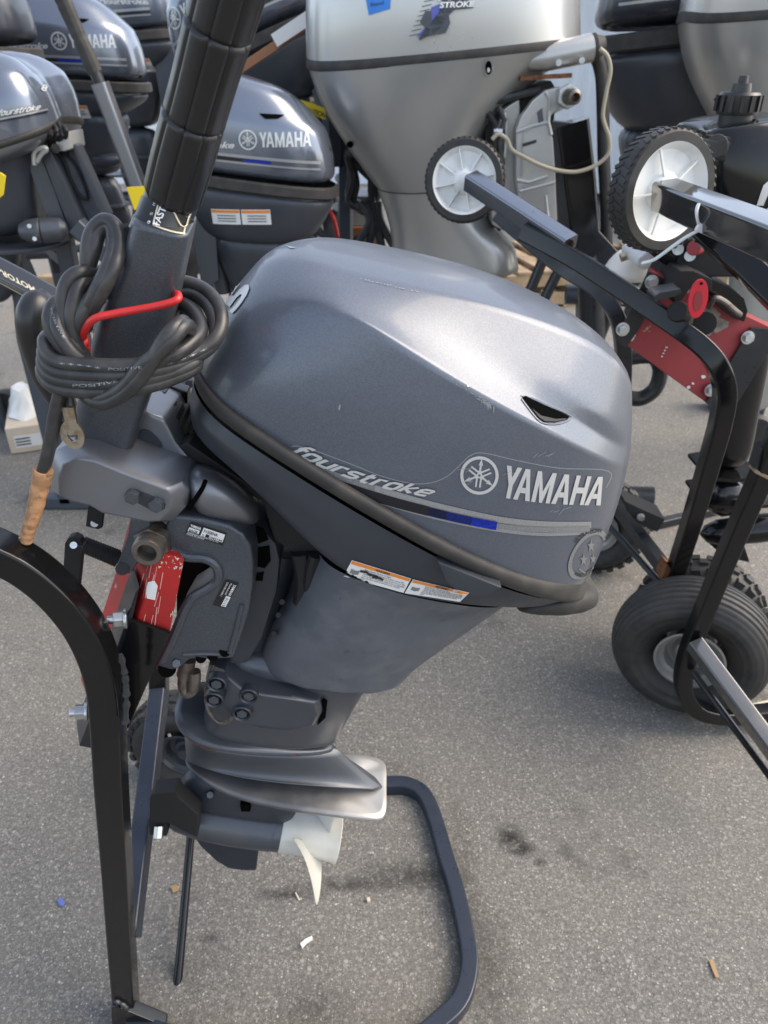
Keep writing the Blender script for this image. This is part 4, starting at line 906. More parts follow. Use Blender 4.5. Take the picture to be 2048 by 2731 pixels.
# ================================================================== far ground-level setting: walls, tree, pallets
M['contwhite'] = mat('white_container_paint', (.62, .65, .68), .45, 0, .4, 0, var=(1.2, (.55, .57, .6), .4, .7), wear=((7, (.4, .36, .32), .68, .78)))
M['wallblue'] = mat('pale_wall_paint', (.62, .68, .74), .6, 0, .4)
M['pallet'] = mat('weathered_wood', (.34, .25, .16), .75, 0, .3, 0, var=(9, (.22, .16, .1), .4, .65), bump=(40, .4, .002))
M['orangewood'] = mat('brown_batten_wood', (.3, .13, .06), .55)
M['card'] = mat('box_card', (.6, .52, .42), .8, 0, .3, 0, var=(8, (.5, .43, .33), .4, .7))
M['yellow'] = mat('yellow_tag_card', (.75, .55, .01), .5)
M['badgeblue'] = mat('badge_blue_print', (.1, .12, .42), .4)
M['bluetape'] = mat('blue_tape', (.03, .2, .62), .5)
M['silver'] = mat('silver_engine_paint', (.36, .365, .36), .34, .6, .5, .3, .12, var=(2, (.4, .4, .385), .4, .7), rvar=(4, .28, .4))
M['silverup'] = mat('silver_cowl_paint', (.46, .465, .46), .3, .55, .5, .4, .1, rvar=(4, .24, .34))
M['silverleg'] = mat('silver_casting_paint', (.42, .425, .41), .42, .5, .5, .1, .2, var=(6, (.34, .34, .33), .45, .75), wear=((30, (.25, .24, .22), .68, .76)))
M['creamwire'] = mat('cream_wire', (.34, .3, .22), .45)
M['farblack'] = mat('dark_engine_paint', (.03, .034, .045), .3, .3, .5, .3, .1, rvar=(6, .22, .4))
M['navyfar'] = mat('dark_case_paint', (.042, .048, .06), .4, .25, .5, .1, .2, var=(4, (.055, .062, .075), .4, .7), rvar=(8, .32, .48))
M['bluesteel'] = mat('blue_grey_tube_paint', (.05, .062, .08), .4, .1, .5)
M['dummy'] = M['leg']
M['leaf'] = mat('tree_leaf', (.075, .095, .03), .6, 0, .3, 0, var=(2, (.13, .12, .05), .4, .6))
M['bark'] = mat('tree_bark', (.12, .09, .06), .9)

def container():
    a = P(1330, 300, 11.5); b = P(2300, 300, 7.2); dx = Vector((b.x - a.x, b.y - a.y, 0)); Lc = dx.length; dx.normalize(); nn = Vector((dx.y, -dx.x, 0))
    if nn.y > 0: nn = -nn
    base = Vector((a.x, a.y, 0)); r_ = empty('shipping_container', base, 'white corrugated container wall far behind the silver motors', 'container')
    pts = []; x = 0; k = 0
    while x < Lc:
        for dx_, off in ((.07, 0), (.035, -.045), (.1, -.045), (.035, 0)):
            pts.append(dx * x + nn * off); x += dx_
    mb = MB(); n = len(pts); z0, z1 = .28, 2.75
    mb.add([base + p + Vector((0, 0, z0)) for p in pts] + [base + p + Vector((0, 0, z1)) for p in pts], [(i, i + 1, n + i + 1, n + i) for i in range(n - 1)])
    mb.build('wall_panel', M['contwhite'], r_, smooth=False)
    rot = Matrix((dx, nn, Vector((0, 0, 1)))).transposed()
    for z_, h in ((.2, .16), (2.8, .12)): MB().box(base + dx * Lc / 2 - nn * .03 + Vector((0, 0, z_)), (Lc, .12, h), rot).build('rail', M['contwhite'], r_, bevel=.006)
    MB().box(base + dx * Lc / 2 - nn * 1.2 + Vector((0, 0, 1.5)), (Lc, 2.1, 2.5), rot).build('body', M['contwhite'], r_)
    for k in (.02, .98): MB().box(base + dx * Lc * k - nn * .3 + Vector((0, 0, .06)), (.3, .3, .12), rot).build('foot', M['blacksat'], r_)
container()
w = empty('pale_wall', (-3.2, 11.5, 0), 'pale blue flat wall behind the grey motors with small posters', 'wall')
MB().box((-3.0, 11.5, 1.5), (6.4, .2, 3.0)).build('wall_panel', M['wallblue'], w, bevel=.01)
for z_ in (.55, 1.05, 1.42): MB().box((-3.0, 11.385, z_), (6.4, .03, .03)).build('ledge', M['contwhite'], w)
for k, (u, m_) in enumerate(((452, 'bluetape'), (468, 'gold'), (484, 'bluetape'))):
    q = P(u, 2, 11.38); MB().box(q + Vector((0, 0, .05)), (.07, .02, .16)).build('poster', M[m_], w)

tr = empty('tree', P(70, 60, 24) * 1, 'small leafy tree in the far left corner against bright sky', 'tree'); tr.location.z = 0
tb_ = Vector((tr.location.x - .3, 24, 0)); random.seed(5)
MB().tube([tb_, tb_ + Vector((.1, 0, 1.5)), tb_ + Vector((-.1, .1, 3.4))], .14, 8, scale=[1.2, .9, .4]).build('trunk', M['bark'], tr)
limbs = MB(); lv = MB()
for k in range(22):
    a = random.uniform(0, 6.28); z_ = random.uniform(1.3, 3.4); l = random.uniform(.8, 1.7); p0 = tb_ + Vector((0, 0, z_ - .5)); p1 = p0 + Vector((math.cos(a) * l, math.sin(a) * l, random.uniform(.1, .9)))
    limbs.tube([p0, p0.lerp(p1, .5) + Vector((0, 0, .1)), p1], .03, 5, scale=[1, .6, .2])
    for j in range(85):
        c = p0.lerp(p1, random.uniform(.3, 1.08)) + Vector([random.gauss(0, .22) for _ in range(3)])
        e1 = Vector([random.gauss(0, 1) for _ in range(3)]).normalized() * .055; e2 = Vector([random.gauss(0, 1) for _ in range(3)]).normalized() * .03
        lv.add([c - e1, c + e2, c + e1, c - e2], [(0, 1, 2, 3)])
limbs.build('limb', M['bark'], tr)['kind'] = 'stuff'
lv.build('crown', M['leaf'], tr, smooth=False)['kind'] = 'stuff'

def pallet(name, c, sx, sy, rz, label, layers=1, grp=None):
    r_ = empty(name, c, label, 'pallet', grp, rz); z = 0
    def b(nm, p, s_): MB().box(p, s_).build(nm, M['pallet'], r_, bevel=.002, rootloc=Vector((0, 0, 0)), seg=1)
    for l in range(layers):
        for y in (-sy / 2 + .05, 0, sy / 2 - .05): b('bearer', (0, y, z + .062), (sx, .09, .085))
        for k in range(7): b('plank', (-sx / 2 + .06 + k * (sx - .12) / 6, 0, z + .116), (.1, sy, .021))
        for k in range(3): b('plank', (-sx / 2 + .06 + k * (sx - .12) / 2, 0, z + .0095), (.1, sy, .019))
        z += .13
pallet('pallet', G(1440, 770), 1.2, 1.0, .25, 'weathered wooden pallet on the asphalt behind the silver motor', 2)
pallet('pallet', G(1690, 720), 1.2, 1.0, -.1, 'weathered wooden pallet lying further right beneath the small white wheel')
b_ = G(120, 770); MB().box((b_.x - .1, b_.y, .05), (1.7, .1, .1), Matrix.Rotation(.05, 3, 'Z')).build('wooden_beam', M['pallet'], bevel=.006)
tag(bpy.data.objects['wooden_beam'], 'brown timber beam lying on the asphalt below the left motors', 'beam')

# cardboard box with white wrap
bx = empty('cardboard_box', G(85, 1185), 'pale cardboard box with white wrap on top at far left', 'box', rz=.35)
Z0 = Vector((0, 0, 0))
MB().box((0, .07, .062), (.16, .3, .12)).build('carton', M['card'], bx, bevel=.004, rootloc=Z0)
MB().box((0, -.0805, .055), (.11, .002, .055)).build('printed_label', M['labelw'], bx, rootloc=Z0)
for k in range(3): MB().box((-.02, -.082, .04 + k * .014), (.06, .001, .006)).build('print_line', M['ink'], bx, rootloc=Z0)
random.seed(9); rg = []
for k in range(5):
    z_ = .124 + k * .03; s_ = 1 - k * .14; rg.append([(.0 + math.cos(a / 12 * 6.283) * .075 * s_ * random.uniform(.8, 1.15), .1 + math.sin(a / 12 * 6.283) * .13 * s_ * random.uniform(.8, 1.15), z_ + random.uniform(-.008, .008)) for a in range(12)])
MB().rings(rg).build('wrap', M['wplastic'], bx, rootloc=Z0)

# ================================================================== grey outboards behind: one builder
def ringlev(z, xf, xr, hw, n=2.6, tilt=0.0, K=32, pinch=0.0):
    out = []
    for k in range(K):
        a = 2 * math.pi * k / K; c, s = math.cos(a), math.sin(a)
        x = math.copysign(abs(c) ** (2 / n), c); y = math.copysign(abs(s) ** (2 / n), s)
        xx = (xf + xr) / 2 + x * (xr - xf) / 2; w_ = hw * (1 - pinch * (x + 1) / 2)
        out.append((xx, y * w_, z - tilt * xx))
    return out
def lstick(name, polys, bvh, m, parent, side=-1, off=.002, step=.03, bmin=None):
    bm = bmin or bmesh.new()
    for pl in polys or []:
        try: bm.faces.new([bm.verts.new((a, b, 0)) for a, b in pl])
        except ValueError: pass
    bmesh.ops.triangulate(bm, faces=bm.faces)
    for _ in range(4):
        es = [e for e in bm.edges if e.calc_length() > step]
        if not es: break
        bmesh.ops.subdivide_edges(bm, edges=es, cuts=1); bmesh.ops.triangulate(bm, faces=[f for f in bm.faces if len(f.verts) > 3])
    dead = []
    for v in bm.verts:
        h = bvh.ray_cast(Vector((v.co.x, side * 2, v.co.y)), Vector((0, -side, 0)))
        if h[0] is None: dead.append(v); continue
        n = h[1] if h[1].y * side > 0 else -h[1]; v.co = h[0] + n * off
    bmesh.ops.delete(bm, geom=dead, context='VERTS'); me = bpy.data.meshes.new(name); bm.to_mesh(me); bm.free(); me.materials.append(m)
    o = bpy.data.objects.new(name, me); C.objects.link(o); o.parent = parent; return o
def brand_polys(x0, z0, w, h, mir=1):
    BLm = lambda x, y: (x0 + mir * (w * x), z0 + h * y)
    return [[BLm(xo + ww * a, b) for a, b in s] for s_, xo, ww in adv for s in s_]
def flat_text(txt, x0, z0, w, h, mir=1, **kw):
    bm = bmesh.new(); me = glyphs(txt, kw.get('bold', .02), kw.get('shear', 0), kw.get('space', 1)); vs = me.vertices
    a0 = min(v.co.x for v in vs); a1 = max(v.co.x for v in vs)
    nb = [bm.verts.new((x0 + mir * w * (v.co.x - a0) / (a1 - a0), z0 + h * v.co.y / .72, 0)) for v in vs]
    for p in me.polygons:
        try: bm.faces.new([nb[i] for i in p.vertices])
        except ValueError: pass
    bpy.data.meshes.remove(me); return bm
ZB = .95
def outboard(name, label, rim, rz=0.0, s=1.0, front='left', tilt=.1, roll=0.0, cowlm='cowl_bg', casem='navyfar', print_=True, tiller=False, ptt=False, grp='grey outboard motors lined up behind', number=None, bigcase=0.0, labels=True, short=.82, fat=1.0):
    """rim: world point of the cowl-seam centre; local x runs front (-) to rear (+)"""
    side = -1 if front == 'left' else 1; mir = 1 if front == 'left' else -1
    r_ = empty(name, (0, 0, 0), label, 'outboard motor', grp)
    r_.rotation_euler = (0, roll, rz + (0 if front == 'left' else math.pi))
    off = Matrix.Rotation(r_.rotation_euler.z, 3, 'Z') @ Matrix.Rotation(roll, 3, 'Y') @ Vector((0, 0, ZB * s))
    sz = lambda z: z if z > -.1 else -.1 + (z + .1) * short
    r_.location = Vector(rim) - off
    def B(mb, nm, m, parent=r_, **k):
        mb.v = [Vector((p.x * s, p.y * s, (sz(p.z) + ZB) * s)) for p in mb.v]; return mb.build(nm, M[m], parent, rootloc=Z0, **k)
    T = tilt
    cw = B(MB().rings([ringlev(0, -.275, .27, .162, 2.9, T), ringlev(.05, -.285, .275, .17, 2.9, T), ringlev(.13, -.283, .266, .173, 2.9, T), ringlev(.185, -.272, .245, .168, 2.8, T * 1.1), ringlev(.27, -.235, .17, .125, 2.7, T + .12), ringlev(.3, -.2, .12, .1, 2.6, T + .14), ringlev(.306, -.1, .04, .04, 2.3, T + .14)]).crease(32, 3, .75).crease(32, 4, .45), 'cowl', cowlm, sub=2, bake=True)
    B(MB().rings([ringlev(.004, -.276, .272, .165, 2.7, T), ringlev(-.002, -.285, .283, .175, 2.7, T), ringlev(-.03, -.285, .283, .175, 2.7, T), ringlev(-.036, -.27, .27, .165, 2.7, T)], False, False), 'cowl_seal', 'rubber')
    lc = B(MB().rings([ringlev(-.02, -.275, .275, .166, 2.6, T), ringlev(-.06, -.272, .268, .168, 2.6, T), ringlev(-.1 - bigcase, -.24, .2, .15, 2.4, T * .8), ringlev(-.15 - bigcase, -.17, .13, .12, 2.4, T * .5)]), 'lower_cowl', casem, sub=2, bake=True)
    ap = B(MB().rings([ringlev(-.09 - bigcase, -.19 * fat, .2 * fat, .14, 2.3, T), ringlev(-.2 - bigcase, -.15 * fat, .16 * fat, .12, 2.3, .05), ringlev(-.34 - bigcase, -.115 * fat, .125 * fat, .09, 2.3), ringlev(-.42 - bigcase, -.1 * fat, .1 * fat, .075, 2.2)]), 'apron', casem, sub=2, bake=True)
    B(MB().rings([ringlev(-.4, -.095, .09, .055, 2.2), ringlev(-.55, -.1, .1, .05, 2.1), ringlev(-.6, -.12, .12, .045, 2.1), ringlev(-.66, -.09, .12, .035, 2.0), ringlev(-.8, -.08, .09, .025, 2.0)]), 'leg', casem, sub=1)
    B(MB().rings([ringlev(-.555, -.15, .12, .095, 2.1), ringlev(-.57, -.15, .12, .095, 2.1)]), 'splash_plate', casem, bevel=.003)
    B(MB().rings([ringlev(-.655, -.1, .22, .09, 2.6), ringlev(-.668, -.1, .22, .09, 2.6)]), 'anti_ventilation_plate', casem, bevel=.003)
    B(MB().lathe((-.17, 0, -.79), (1, 0, 0), [(0, .004), (.02, .02), (.08, .034), (.25, .036), (.33, .033)], 20), 'gearcase', casem)
    B(MB().prism([(-.1, -.006, -.81), (.08, -.006, -.81), (.1, -.006, -.93), (.02, -.006, -.935)], (0, .012, 0)), 'skeg', casem)
    pm = MB().lathe((.16, 0, -.79), (1, 0, 0), [(0, .033), (.1, .036), (.1, .03), (.04, .001)], 20)
    for a in (.4, 2.5, 4.6):
        d = Vector((0, math.sin(a), -math.cos(a))); t_ = Vector((1, 0, 0)).cross(d)
        pm.add([Vector((.2, 0, -.79)) + q for q in (d * .03 - t_ * .02 + Vector((-.03, 0, 0)), d * .09 - t_ * .045 + Vector((-.03, 0, 0)), d * .118 + Vector((.01, 0, 0)), d * .09 + t_ * .045 + Vector((.03, 0, 0)), d * .03 + t_ * .02 + Vector((.03, 0, 0)))], [(0, 1, 2, 3, 4)])
    B(pm, 'propeller', casem)
    B(MB().lathe((.01, side * .075, -.34), (1, 0, .05), [(0, .012), (.02, .03), (.06, .034), (.1, .03), (.125, .012)], 18), 'mount_cover', casem)
    # clamp bracket, swivel, mounts on the front
    bs = -.3 if not ptt else -.32
    B(MB().cyl((-.2, 0, -.1), (-.17, 0, -.48), .034, .03, 16), 'swivel_tube', casem)
    for y in (-.085, .07):
        if ptt:
            B(MB().prism([(bs - .05, y, -.08), (-.24, y, -.07), (-.17, y, -.36), (-.2, y, -.5), (-.27, y, -.48), (bs, y, -.24)], (0, .02, 0)), 'clamp_bracket', 'navyfar', bevel=.006); continue
        B(MB().prism([(bs - .06, y, -.07), (-.2, y, -.05), (-.155, y, -.12), (-.165, y, -.4), (-.23, y, -.43), (-.25, y, -.2), (bs, y, -.17), (bs - .05, y, -.2), (bs - .09, y, -.17)], (0, .02, 0)), 'clamp_bracket', 'casting' if casem != 'silverleg' else casem, bevel=.004)
    B(MB().cyl((-.33, -.115, -.09), (-.33, .115, -.09), .016, n=14), 'tilt_tube', 'casting')
    B(MB().tube([(-.27, -.04, -.02), (-.31, -.05, -.07), (-.29, -.06, -.16)], .012, 8).tube([(-.25, .0, -.03), (-.3, .02, -.06), (-.28, -.01, -.2)], .009, 8), 'hose', 'matblk')
    B(MB().box((-.27, 0, -.055), (.13, .12, .05)), 'steering_bracket', 'steer', bevel=.008)
    if ptt:
        B(MB().prism([(-.4, -.09, -.16), (-.33, -.09, -.14), (-.22, -.09, -.52), (-.29, -.09, -.55)], (0, .03, 0)), 'trim_bracket', 'rubber', bevel=.004)
        B(MB().prism([(-.4, .06, -.16), (-.33, .06, -.14), (-.22, .06, -.52), (-.29, .06, -.55)], (0, .03, 0)), 'trim_bracket', 'rubber', bevel=.004)
        B(MB().box((-.3, 0, -.35), (.09, .12, .34), Matrix.Rotation(-.28, 3, 'Y')), 'trim_plate', 'apron', bevel=.004)
        B(MB().tube(catmull([(-.39, -.095, -.17), (-.4, -.1, -.3), (-.33, -.1, -.42), (-.29, -.1, -.36), (-.33, -.1, -.22)], 5), .006, 8), 'trim_hose', 'matblk')
        B(MB().lathe((-.2, -.07, -.56), (1, 0, 0), [(0, .02), (.01, .03), (.1, .034), (.16, .028), (.19, .012)], 18), 'anode', 'casting')
    if tiller:
        B(MB().box((-.36, -.05, -.06), (.18, .1, .06)), 'tiller_base', 'steer', bevel=.015)
        B(MB().sq([(-.41, -.06, -.05), (-.485, -.075, .29)], .062, .05, r=.012), 'tiller_arm', 'steer')
        d_ = Vector((-.3, -.04, 1)).normalized(); p_ = Vector((-.484, -.075, .285))
        gl = MB(); NG = 48
        rr = []
        for k in range(40):
            h_ = k / 39 * .30; rad = .0225 + .001 * math.sin(k * .3) - (.002 if k in (13, 26) else 0) - (.003 if k > 37 else 0)
            rr.append([(p_ + d_ * (.035 + h_) + Vector((math.cos(2 * math.pi * j / NG), math.sin(2 * math.pi * j / NG), .4 * math.cos(2 * math.pi * j / NG))) * (rad - (.0012 if j % 5 == 0 else 0))) for j in range(NG)])
        B(MB().rings(rr), 'throttle_grip', 'rubber', ang=60)
        B(MB().cyl(p_, p_ + d_ * .05, .019, n=20), 'throttle_neck', 'gripblk')
    if print_:
        bv = BVHTree.FromPolygons([v.co for v in cw.data.vertices], [tuple(p.vertices) for p in cw.data.polygons])
        sc_ = lambda pl: [[(x * s, (z + ZB) * s) for x, z in q] for q in pl]
        g_ = empty('cowl_graphics', (0, 0, 0)); g_.parent = r_
        x0 = .02 if mir == 1 else .2
        lstick('brand_lettering', sc_(brand_polys(x0 + (.018 if mir == 1 else -.05), .108, .165, .044, mir)), bv, M['decalw'], g_, side)
        em = emblem(0, 0, .03, 0); ex = x0 - .02 if mir == 1 else x0 - .015
        lstick('emblem', sc_([[(ex + x, .13 - y) for x, y in q] for q in em]), bv, M['decalw'], g_, side)
        st = lambda z0, h, a, b: [[(a, z0 - T * a * .8), (b, z0 - T * b * .8), (b, z0 + h - T * b * .8), (a, z0 + h - T * a * .8)]]
        lstick('upper_stripe', sc_(st(.074, .009, -.19, .23)), bv, M['decalsilver'], g_, side)
        lstick('blue_stripe', sc_(st(.063, .009, -.02, .07)), bv, M['decalblue'], g_, side)
        lstick('black_stripe', sc_(st(.063, .009, -.19, -.022)), bv, M['decalblk'], g_, side)
        lstick('lower_stripe', sc_(st(.055, .006, -.19, .23)), bv, M['decalsilver'], g_, side)
        bm = flat_text('fourstroke', (-.235 if mir == 1 else .0) * s, (.106 + ZB) * s, .19 * s, .019 * s, mir, shear=.4 * mir, bold=.03)
        lstick('stroke_script', None, bv, M['decalw'], g_, side, bmin=bm)
        bv2 = BVHTree.FromPolygons([v.co for v in ap.data.vertices] + [v.co for v in lc.data.vertices], [tuple(p.vertices) for p in ap.data.polygons] + [tuple(i + len(ap.data.vertices) for i in p.vertices) for p in lc.data.polygons])
        for k in ((0, 1) if labels else ()):
            a = -.15 + k * .105
            o = lstick('warning_label', sc_([[(a, -.135), (a + .1, -.135), (a + .1, -.085), (a, -.085)]]), bv2, M['labelw'], r_, side, .004)
            lstick('label_band', sc_([[(a + .002, -.096), (a + .098, -.096), (a + .098, -.087), (a + .002, -.087)]]), bv2, M['labelo'], o, side, .0055)
            for q in range(3): lstick('label_text', sc_([[(a + .02, -.107 - q * .009), (a + .085, -.107 - q * .009), (a + .085, -.104 - q * .009), (a + .02, -.104 - q * .009)]]), bv2, M['casting'], o, side, .0055)
        lstick('air_vent_shade', sc_([[(.04, .205), (.12, .2), (.1, .19), (.06, .19)]]), bv, M['void'], r_, side, .003)  # black patch painted as the vent's shaded opening
    return r_

def rear_stand(rim, rz, s, front, label, h, feet=True):
    """simple tube stand under a far motor"""
    d = Matrix.Rotation(rz + (0 if front == 'left' else math.pi), 3, 'Z')
    o = empty('motor_stand', Vector((rim.x, rim.y, 0)) + d @ Vector((-.3 * s, 0, 0)), label, 'motor stand', 'tube stands under the motors behind'); o.rotation_euler.z = rz + (0 if front == 'left' else math.pi)
    B = lambda mb, nm, m: mb.build(nm, M[m], o, rootloc=Z0)
    for y in (-.2, .2):
        B(MB().sq(fillet([(-.05, y, h), (-.02, y, .1), (.0, y, .02), (.55 if feet else .06, y, .02)], .08), .045), 'upright', 'bluesteel')
        if feet: B(MB().sq([(-.04, y, h * .55), (.42, y, .03)], .03), 'brace', 'bluesteel')
    MB().box((-.02, 0, h - .09), (.04, .5, .19))  .build('board', M['blacksat'], o, rootloc=Z0, bevel=.003)
    if feet: B(MB().sq([(.5, -.2, .06), (.5, .2, .06)], .04, side=(0, 0, 1)), 'crossbar', 'bluesteel')
    for y in (-.26, .26):
        B(MB().lathe((.0, y, .09), (0, 1, 0), [(-.03, .05), (-.03, .085), (-.015, .09), (.015, .09), (.03, .085), (.03, .05)], 24), 'wheel', 'tyre')
    return o
bgs = [
 ('grey outboard right behind the tiller grip, with its own handle folded up', (690, 470, 2.5), .0, .86, 'left', dict(tilt=.12, tiller=True, bigcase=.1, fat=1.22)),
 ('grey outboard at upper left with white brand lettering and stripes', (212, 212, 3.55), .05, 1.0, 'left', dict(tilt=.05)),
 ('pale grey outboard behind the upper left one, only its end showing', (330, 95, 4.5), -.1, 1.15, 'right', dict(tilt=.08)),
 ('grey outboard tipped up at an angle behind the tiller grip', (690, 120, 3.3), -.25, 1.15, 'right', dict(tilt=.05, roll=.3, bigcase=.08, labels=False)),
 ('dark outboard standing between the two silver motors', (1885, 70, 3.3), -.15, 1.5, 'right', dict(tilt=.1, cowlm='farblack', bigcase=.12, labels=False)),
 ('nearly black outboard at the extreme top left corner', (-120, 130, 3.0), 0, 1.0, 'left', dict(tilt=.0, cowlm='farblack', print_=False)),
]
sl = ['tube stand under the grey outboard behind the tiller grip', 'tube stand under the upper left grey outboard', 'tube stand under the farthest pale grey outboard', 'tube stand under the tipped grey outboard', 'tube stand under the dark outboard between the silver motors', 'tube stand under the nearly black corner outboard']
for (lb, (u, v, Y), rz, s, fr, kw), l2 in zip(bgs, sl):
    rp = P(u, v, Y); outboard('outboard_motor', lb, rp, rz, s, fr, **kw); rear_stand(rp, rz, s, fr, l2, rp.z - .17 * s, kw.get('cowlm') != 'farblack')

# ---- the grey motor cut off by the left edge, its front and trim bracket facing right
YF = 2.45
rF = P(-20, 950, YF)
fm = empty('outboard_motor', (rF.x, YF, .35), 'grey outboard cut off by the left edge, trim bracket facing right', 'outboard motor', 'grey outboard motors lined up behind')
def FH(rows, nm, m, **k): return MB().half(rows, YF, cap0=k.get('cap0', False), cap1=k.get('cap1', False), creases=k.get('creases')).build(nm, M[m], fm, sub=2, bake=True)
f0 = [(-330,440,0),(-335,445,.1),(-280,450,.2),(-150,420,.235),(0,377,.23),(90,347,.19),(140,327,.12),(158,316,.06),(160,308,0)]
f1 = [(-340,340,0),(-345,345,.1),(-285,350,.21),(-150,320,.24),(0,280,.235),(85,262,.19),(118,250,.115),(134,244,.055),(135,238,0)]
f2 = [(-320,230,0),(-322,235,.09),(-265,240,.19),(-140,215,.215),(-5,195,.205),(60,192,.16),(88,195,.095),(101,196,.045),(102,192,0)]
f3 = [(-270,150,0),(-265,150,.06),(-215,152,.13),(-120,140,.15),(-10,140,.14),(40,152,.11),(62,165,.07),(74,172,.03),(75,170,0)]
f4 = [(-200,128,0),(-195,127,.02),(-170,126,.05),(-110,122,.06),(-20,128,.055),(15,138,.045),(35,148,.03),(42,154,.01),(43,154,0)]
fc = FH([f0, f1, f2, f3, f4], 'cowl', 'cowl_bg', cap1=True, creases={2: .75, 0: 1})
FH([offrow(f0, -2, -2, -.01), offrow(f0, -2, 1, .008), offrow(f0, 22, 1, .008), offrow(f0, 24, -2, -.01)], 'cowl_seal', 'rubber')
FH([offrow(f0, 20, 0, 0), offrow(f0, 42, -6, .002), offrow(f0, 66, -22, -.02), offrow(f0, 72, -30, -.06)], 'lower_cowl', 'steer', cap1=True)
FH([[(-250,440,0),(-250,445,.1),(-200,440,.15),(-100,425,.17),(0,400,.17),(70,378,.14),(105,366,.08),(112,360,0)], [(-180,560,0),(-180,565,.08),(-140,565,.12),(-60,560,.13),(20,548,.13),(70,535,.1),(92,525,.06),(96,520,0)], [(-150,640,0),(-150,645,.08),(-120,650,.12),(-50,655,.13),(30,652,.125),(90,645,.1),(125,632,.06),(135,625,0)]], 'apron', 'navyfar', cap1=True)
pl_ = [(-170,650,0),(-165,655,.1),(-100,668,.16),(0,672,.17),(100,664,.15),(165,648,.1),(196,634,.05),(202,628,0)]
FH([pl_, offrow(pl_, 11, 0, 0)], 'splash_plate', 'navyfar', cap0=True, cap1=True, creases={0: 1, 1: 1})
FH([[(-90,660,0),(-90,665,.05),(-40,672,.07),(20,670,.06),(60,660,0)], [(-70,820,0),(-70,826,.04),(-30,832,.05),(20,828,.04),(45,818,0)]], 'leg', 'navyfar', cap1=True)
MB().lathe(P(48, 618, YF - .16), P(168, 612, YF - .13) - P(48, 618, YF - .16), [(0, .004), (.006, .02), (.03, .032), (.06, .035), (.064, .031), (.068, .035), (.12, .033), (.135, .02)], 24).build('mount_cover', M['casting'], fm)
for u, v in ((78,603),(92,637)): MB().cyl(P(u, v, YF - .185), P(u, v, YF - .2), .006, n=12).build('cover_screw', M['zinc'], fm)
def FP(nm, pts, y0, th, m, bev=.004): return MB().prism([P(u, v, YF - y0) for u, v in pts], (0, th, 0)).build(nm, M[m], fm, bevel=bev)
FP('trim_panel', [(126,398),(196,384),(278,575),(225,640)], .06, .06, 'apron')
FP('trim_rail', [(104,402),(132,394),(232,612),(208,648),(192,632)], .11, .05, 'navyfar', .006)
FP('trim_rail', [(188,384),(204,386),(290,576),(272,590)], .1, .05, 'navyfar', .005)
FP('panel_recess', [(140,420),(152,412),(184,500),(178,516)], .065, .004, 'void', .001)
MB().tube(catmull([P(u, v, YF - .07) for u, v in ((128,400),(148,402),(170,430),(195,490),(216,525),(232,530),(228,505),(205,450),(180,418),(150,400))], 6), .004, 8).build('trim_hose', M['matblk'], fm)
FP('mount_block', [(146,358),(182,352),(190,398),(172,404),(150,402)], .12, .12, 'silverleg', .005)
MB().cyl(P(148, 396, YF - .12), P(148, 396, YF - .14), .012, n=16).cyl(P(148, 396, YF - .14), P(148, 396, YF - .145), .006, n=12).build('block_bolt', M['matblk'], fm)
MB().tube(catmull([P(u, v, YF - .14) for u, v in ((92,440),(90,415),(98,400),(118,394),(124,400),(110,412),(98,432))], 5), .0065, 8).build('bracket_loop', M['silverleg'], fm)
FP('clamp_bracket', [(60,405),(100,395),(150,520),(190,640),(160,650),(118,560)], .1, .03, 'casting')
random.seed(12)
for k in range(6):
    u0 = 120 + k * 9; MB().tube(catmull([P(u0, 330 + random.uniform(-6, 6), YF - .1), P(u0 + random.uniform(6, 18), 355 + random.uniform(-8, 8), YF - .13), P(u0 + random.uniform(-8, 8), 385, YF - .1), P(u0 + random.uniform(-4, 14), 410, YF - .08)], 5), .006, 8).build('hose', M['matblk'], fm)
MB().tube([P(150, 262, YF + .1), P(163, 300, YF + .1), P(168, 352, YF + .08)], .012, 8).build('control_arm', M['navyfar'], fm)
MB().tube(catmull([P(u, v, YF + .22) for u, v in ((183,275),(190,310),(203,365),(222,430))], 5), .0105, 8).build('paint_flaked_rod', M['zinc'], fm)
FB = bvh_of(fc)
stick('stroke_script', script_polys('fourstroke', [(-6,309),(40,302),(108,291)], 9, 8.5), FB, M['decalw'], fm, .003, 5)
stick('upper_stripe', ribbon(cm2([(-120,345),(0,318),(60,306),(125,292)], 4), 4.5), FB, M['decalsilver'], fm, .003)
stick('black_stripe', ribbon(cm2([(-120,351),(0,324),(60,312),(125,298)], 4), 4), FB, M['decalblk'], fm, .003)
print_text('power_figure', [('8', [(106,240),(120,246)], 17, dict(bold=.04))], FB, M['decalw'], fm, .003)
fs = empty('motor_stand', P(60, 950, 2.5), 'blue grey tube stand under the motor cut off at left', 'motor stand', 'tube stands under the motors behind'); fs.location.z = 0
for pth in ([(36,650,2.5),(48,720,2.5),(62,800,2.5),(70,900,2.5)], [(165,610,2.45),(182,690,2.45),(196,760,2.5),(205,840,2.5)], [(205,600,2.3),(300,690,2.3),(420,760,2.3)]):
    MB().sq([P(*q) for q in pth], .05).build('upright', M['bluesteel'], fs)
zq = P(130, 800, 2.5); MB().sq([Vector((P(40, 900, 2.5).x - .1, 2.5, .03)), Vector((zq.x + .35, 2.5, .03))], .05, side=(0, 1, 0)).build('base_rail', M['bluesteel'], fs)
MB().sq([P(70, 900, 2.5), Vector((P(70, 900, 2.5).x, 2.5, .03))], .05).build('foot', M['bluesteel'], fs)
MB().sq([P(205, 840, 2.5), Vector((P(205, 840, 2.5).x, 2.5, .03))], .05).build('foot', M['bluesteel'], fs)
